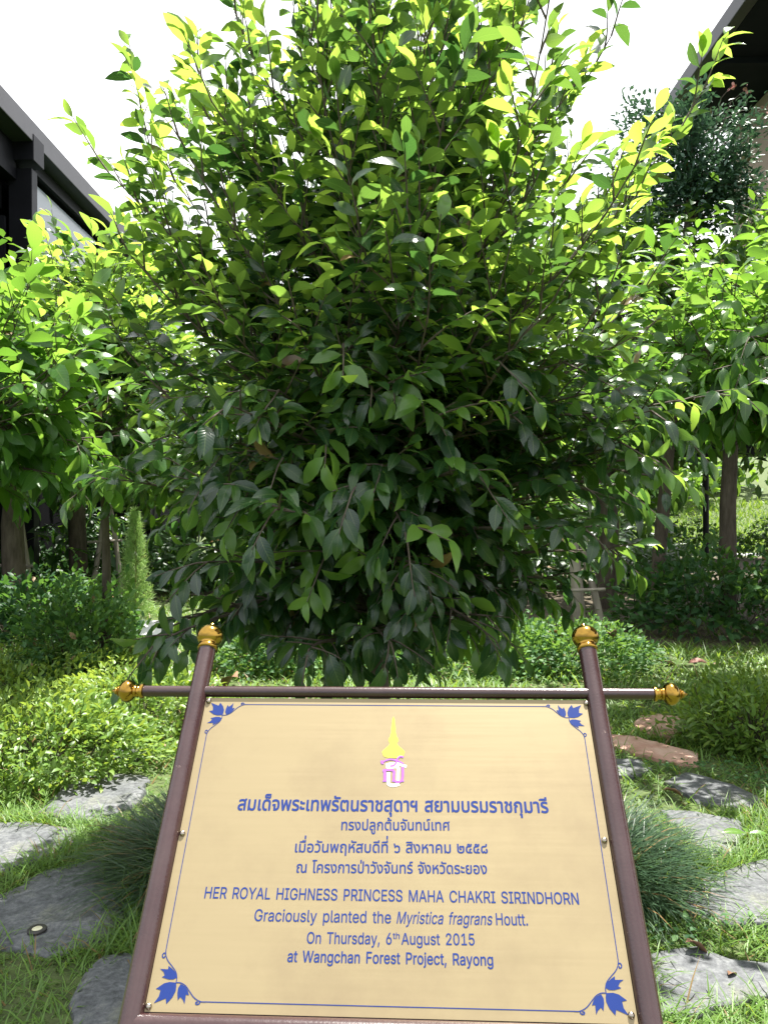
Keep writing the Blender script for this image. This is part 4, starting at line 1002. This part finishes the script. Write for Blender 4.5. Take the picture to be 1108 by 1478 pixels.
LINES = [
    ([('สมเด็จพระเทพรัตนราชสุดาฯ สยามบรมราชกุมารี', 342, 792, 'th', 0)], 1168.0, 1172.0, 15.5, 0.022),
    ([('ทรงปลูกต้นจันทน์เทศ', 492, 649, 'th', 0)], 1197.0, 1197.5, 12.0, 0.014),
    ([('เมื่อวันพฤหัสบดีที่ ๖ สิงหาคม ๒๕๕๘', 425, 704, 'th', 0)], 1229.0, 1230.5, 12.5, 0.014),
    ([('ณ โครงการป่าวังจันทร์ จังหวัดระยอง', 427, 703, 'th', 0)], 1258.5, 1260.5, 12.5, 0.014),
    ([('HER ROYAL HIGHNESS PRINCESS MAHA CHAKRI SIRINDHORN', 294, 836, 'la', 0)], 1295.5, 1304.5, 16.5, 0.008),
    ([('Graciously planted the', 366, 564, 'la', 0), ('Myristica fragrans', 572, 711, 'la', ITAL), ('Houtt.', 716, 762, 'la', 0)], 1328.5, 1335.0, 17.0, 0.006),
    ([('On Thursday, 6', 442, 565, 'la', 0), ('th', 566.5, 576.5, 'sup', 0), ('August 2015', 579, 685, 'la', 0)], 1361.0, 1363.5, 16.5, 0.008),
    ([('at Wangchan Forest Project, Rayong', 414, 712, 'la', 0)], 1387.5, 1393.0, 16.5, 0.012),
]
for parts, yl, yr, cap, fat in LINES:
    cs = []; xa = parts[0][1]; xb = parts[-1][2]
    for s, l, r_, kind, shear in parts:
        yl_ = yl + (yr - yl) * (l - xa) / (xb - xa); yr_ = yl + (yr - yl) * (r_ - xa) / (xb - xa)
        if kind == 'th': cs += lettering(thai(s), (l, yl_), (r_, yr_), cap, capT, fat)
        elif kind == 'sup': cs += lettering(text_contours(s), (l, yl_ - 8), (r_, yr_ - 8), 9, capL, fat)
        else: cs += lettering(text_contours(s, True, shear), (l, yl_), (r_, yr_), cap, capL, fat)
    ink_mesh('lettering', cs, M['blue_ink'])

# border line with leaf sprigs in the corners
def bez(p, k=8):
    """smooth open curve through pixel points"""
    P = np.array(p, float); out = []
    for i in range(len(P) - 1):
        a = P[max(i - 1, 0)]; b = P[i]; c = P[i + 1]; d = P[min(i + 2, len(P) - 1)]
        for t in np.linspace(0, 1, k, endpoint=False):
            out.append(0.5 * ((2 * b) + (-a + c) * t + (2 * a - 5 * b + 4 * c - d) * t * t + (-a + 3 * b - 3 * c + d) * t ** 3))
    out.append(P[-1]); return np.array(out)
def stroke(P, w):
    """P in panel coordinates -> outline"""
    P = np.array(P, float); w = np.broadcast_to(w, (len(P),))[:, None] / 2
    T = np.gradient(P, axis=0); T /= np.linalg.norm(T, axis=1)[:, None] + 1e-12
    n_ = np.stack([-T[:, 1], T[:, 0]], 1)
    return np.concatenate([P + n_ * w, (P - n_ * w)[::-1]])
def topanel(px): return np.array([pp(*q) for q in px])
# corner sprig traced at the lower left corner (scaled crop), then mirrored to the other corners
def crop(px): return [(190 + x * 150 / 1108.0, 1370 + y * 150 / 1108.0) for x, y in px]
CRN = np.array([-PW / 2, -PH / 2])
stem1 = topanel(bez(crop([(363, 0), (362, 60), (385, 120), (430, 180), (468, 240), (478, 300), (470, 350)])))
stem2 = topanel(bez(crop([(470, 352), (520, 355), (570, 385), (610, 440), (660, 510), (725, 553), (790, 558)])))
leafA = topanel(crop([(470, 352), (400, 345), (340, 360), (255, 418), (305, 432), (285, 500), (232, 572), (360, 520), (366, 580), (430, 510), (466, 440), (472, 390)]))
leafB = topanel(crop([(474, 300), (440, 318), (390, 318), (318, 293), (350, 275), (335, 235), (298, 205), (385, 210), (390, 172), (425, 200), (462, 240), (476, 275)]))
leafC = topanel(crop([(520, 365), (492, 410), (484, 460), (488, 540), (515, 505), (545, 540), (560, 582), (575, 480), (608, 488), (596, 440), (570, 395)]))
curl1 = topanel(bez(crop([(362, 50), (345, 35), (326, 55), (328, 80), (345, 84), (352, 65)])))
curl2 = topanel(bez(crop([(715, 545), (722, 570), (700, 585), (680, 578), (684, 560), (704, 562)])))
shapes = [stroke(stem1, 0.0011), stroke(stem2, 0.0011), leafA, leafB, leafC, stroke(curl1, 0.0014), stroke(curl2, 0.0014)]
s1e = stem1[0] - CRN; s2e = stem2[-1] - CRN
for sxn, syn in ((1, 1), (-1, 1), (1, -1), (-1, -1)):
    cs = []
    for s in shapes:
        q = (s - CRN) * (0.93 if syn < 0 else 1.0) * np.array([sxn, syn]) + CRN * np.array([sxn, syn])
        a = 0.5 * np.sum(q[:, 0] * np.roll(q[:, 1], -1) - np.roll(q[:, 0], -1) * q[:, 1])
        cs.append(q if a > 0 else q[::-1])
    for k, q in enumerate(cs): pass
    ink_mesh('corner_sprig', cs, M['blue_ink'], layer=1)
hx, hy = PW / 2, PH / 2
def line_rect(a, b, w=0.0011):
    return stroke(np.array([a, (np.array(a) + np.array(b)) / 2, b]), w)
k = 0.93
for name, a, b_ in (('l', (-hx + s1e[0], -hy + s1e[1]), (-hx + s1e[0] * k, hy - s1e[1] * k)), ('r', (hx - s1e[0], -hy + s1e[1]), (hx - s1e[0] * k, hy - s1e[1] * k)),
                    ('b', (-hx + s2e[0], -hy + s2e[1]), (hx - s2e[0], -hy + s2e[1])), ('t', (-hx + s2e[0] * k, hy - s2e[1] * k), (hx - s2e[0] * k, hy - s2e[1] * k))):
    q = line_rect(a, b_); ar = 0.5 * np.sum(q[:, 0] * np.roll(q[:, 1], -1) - np.roll(q[:, 0], -1) * q[:, 1])
    ink_mesh('border_line', [q if ar > 0 else q[::-1]], M['blue_ink'], layer=0)

# crowned cipher
def ec(px): return [(520 + x * 100 / 1108.0, 1020 + y * 100 / 1108.0) for x, y in px]
def ccw(q):
    a = 0.5 * np.sum(q[:, 0] * np.roll(q[:, 1], -1) - np.roll(q[:, 0], -1) * q[:, 1]); return q if a > 0 else q[::-1]
half = [(527, 145), (545, 180), (552, 260), (562, 330), (560, 390), (578, 440), (575, 465), (600, 490), (608, 525), (590, 560), (588, 590), (620, 625), (680, 675), (708, 710), (695, 760), (670, 790), (600, 805), (527, 808)]
crown = half + [(1054 - x, y) for x, y in half[::-1][1:-1]]
ink_mesh('emblem', [ccw(topanel(ec(crown)))], M['yellow_ink'], layer=1)
def st(px, w): return ccw(stroke(topanel(bez(ec(px), 7)), w * 0.0000985))
white = [st([(425, 900), (430, 940), (450, 965), (520, 950), (598, 960), (600, 1060), (598, 1170)], 46), st([(450, 1040), (448, 1140), (446, 1220), (520, 1248), (622, 1225)], 46), st([(430, 925), (470, 905), (560, 895), (640, 915), (735, 945)], 42)]
ink_mesh('emblem', white, M['white_ink'], layer=1)
violet = [st([(335, 850), (345, 890), (372, 892)], 30), st([(345, 885), (400, 850), (480, 832), (560, 845), (630, 870), (688, 905)], 22), st([(475, 938), (530, 930), (570, 880), (600, 810), (640, 785), (685, 795)], 26),
          st([(358, 1005), (385, 1020), (388, 1100), (388, 1180)], 40), st([(360, 1010), (440, 1000), (530, 1015), (532, 1100), (530, 1180)], 34), st([(530, 1150), (565, 1190), (610, 1195), (660, 1160), (672, 1060), (672, 950)], 30), st([(355, 1180), (420, 1180)], 16), st([(505, 1180), (555, 1180)], 16), st([(650, 1180), (695, 1180)], 16), st([(660, 1185), (674, 1100), (674, 960)], 36)]
ink_mesh('emblem', violet, M['violet_ink'], layer=3)
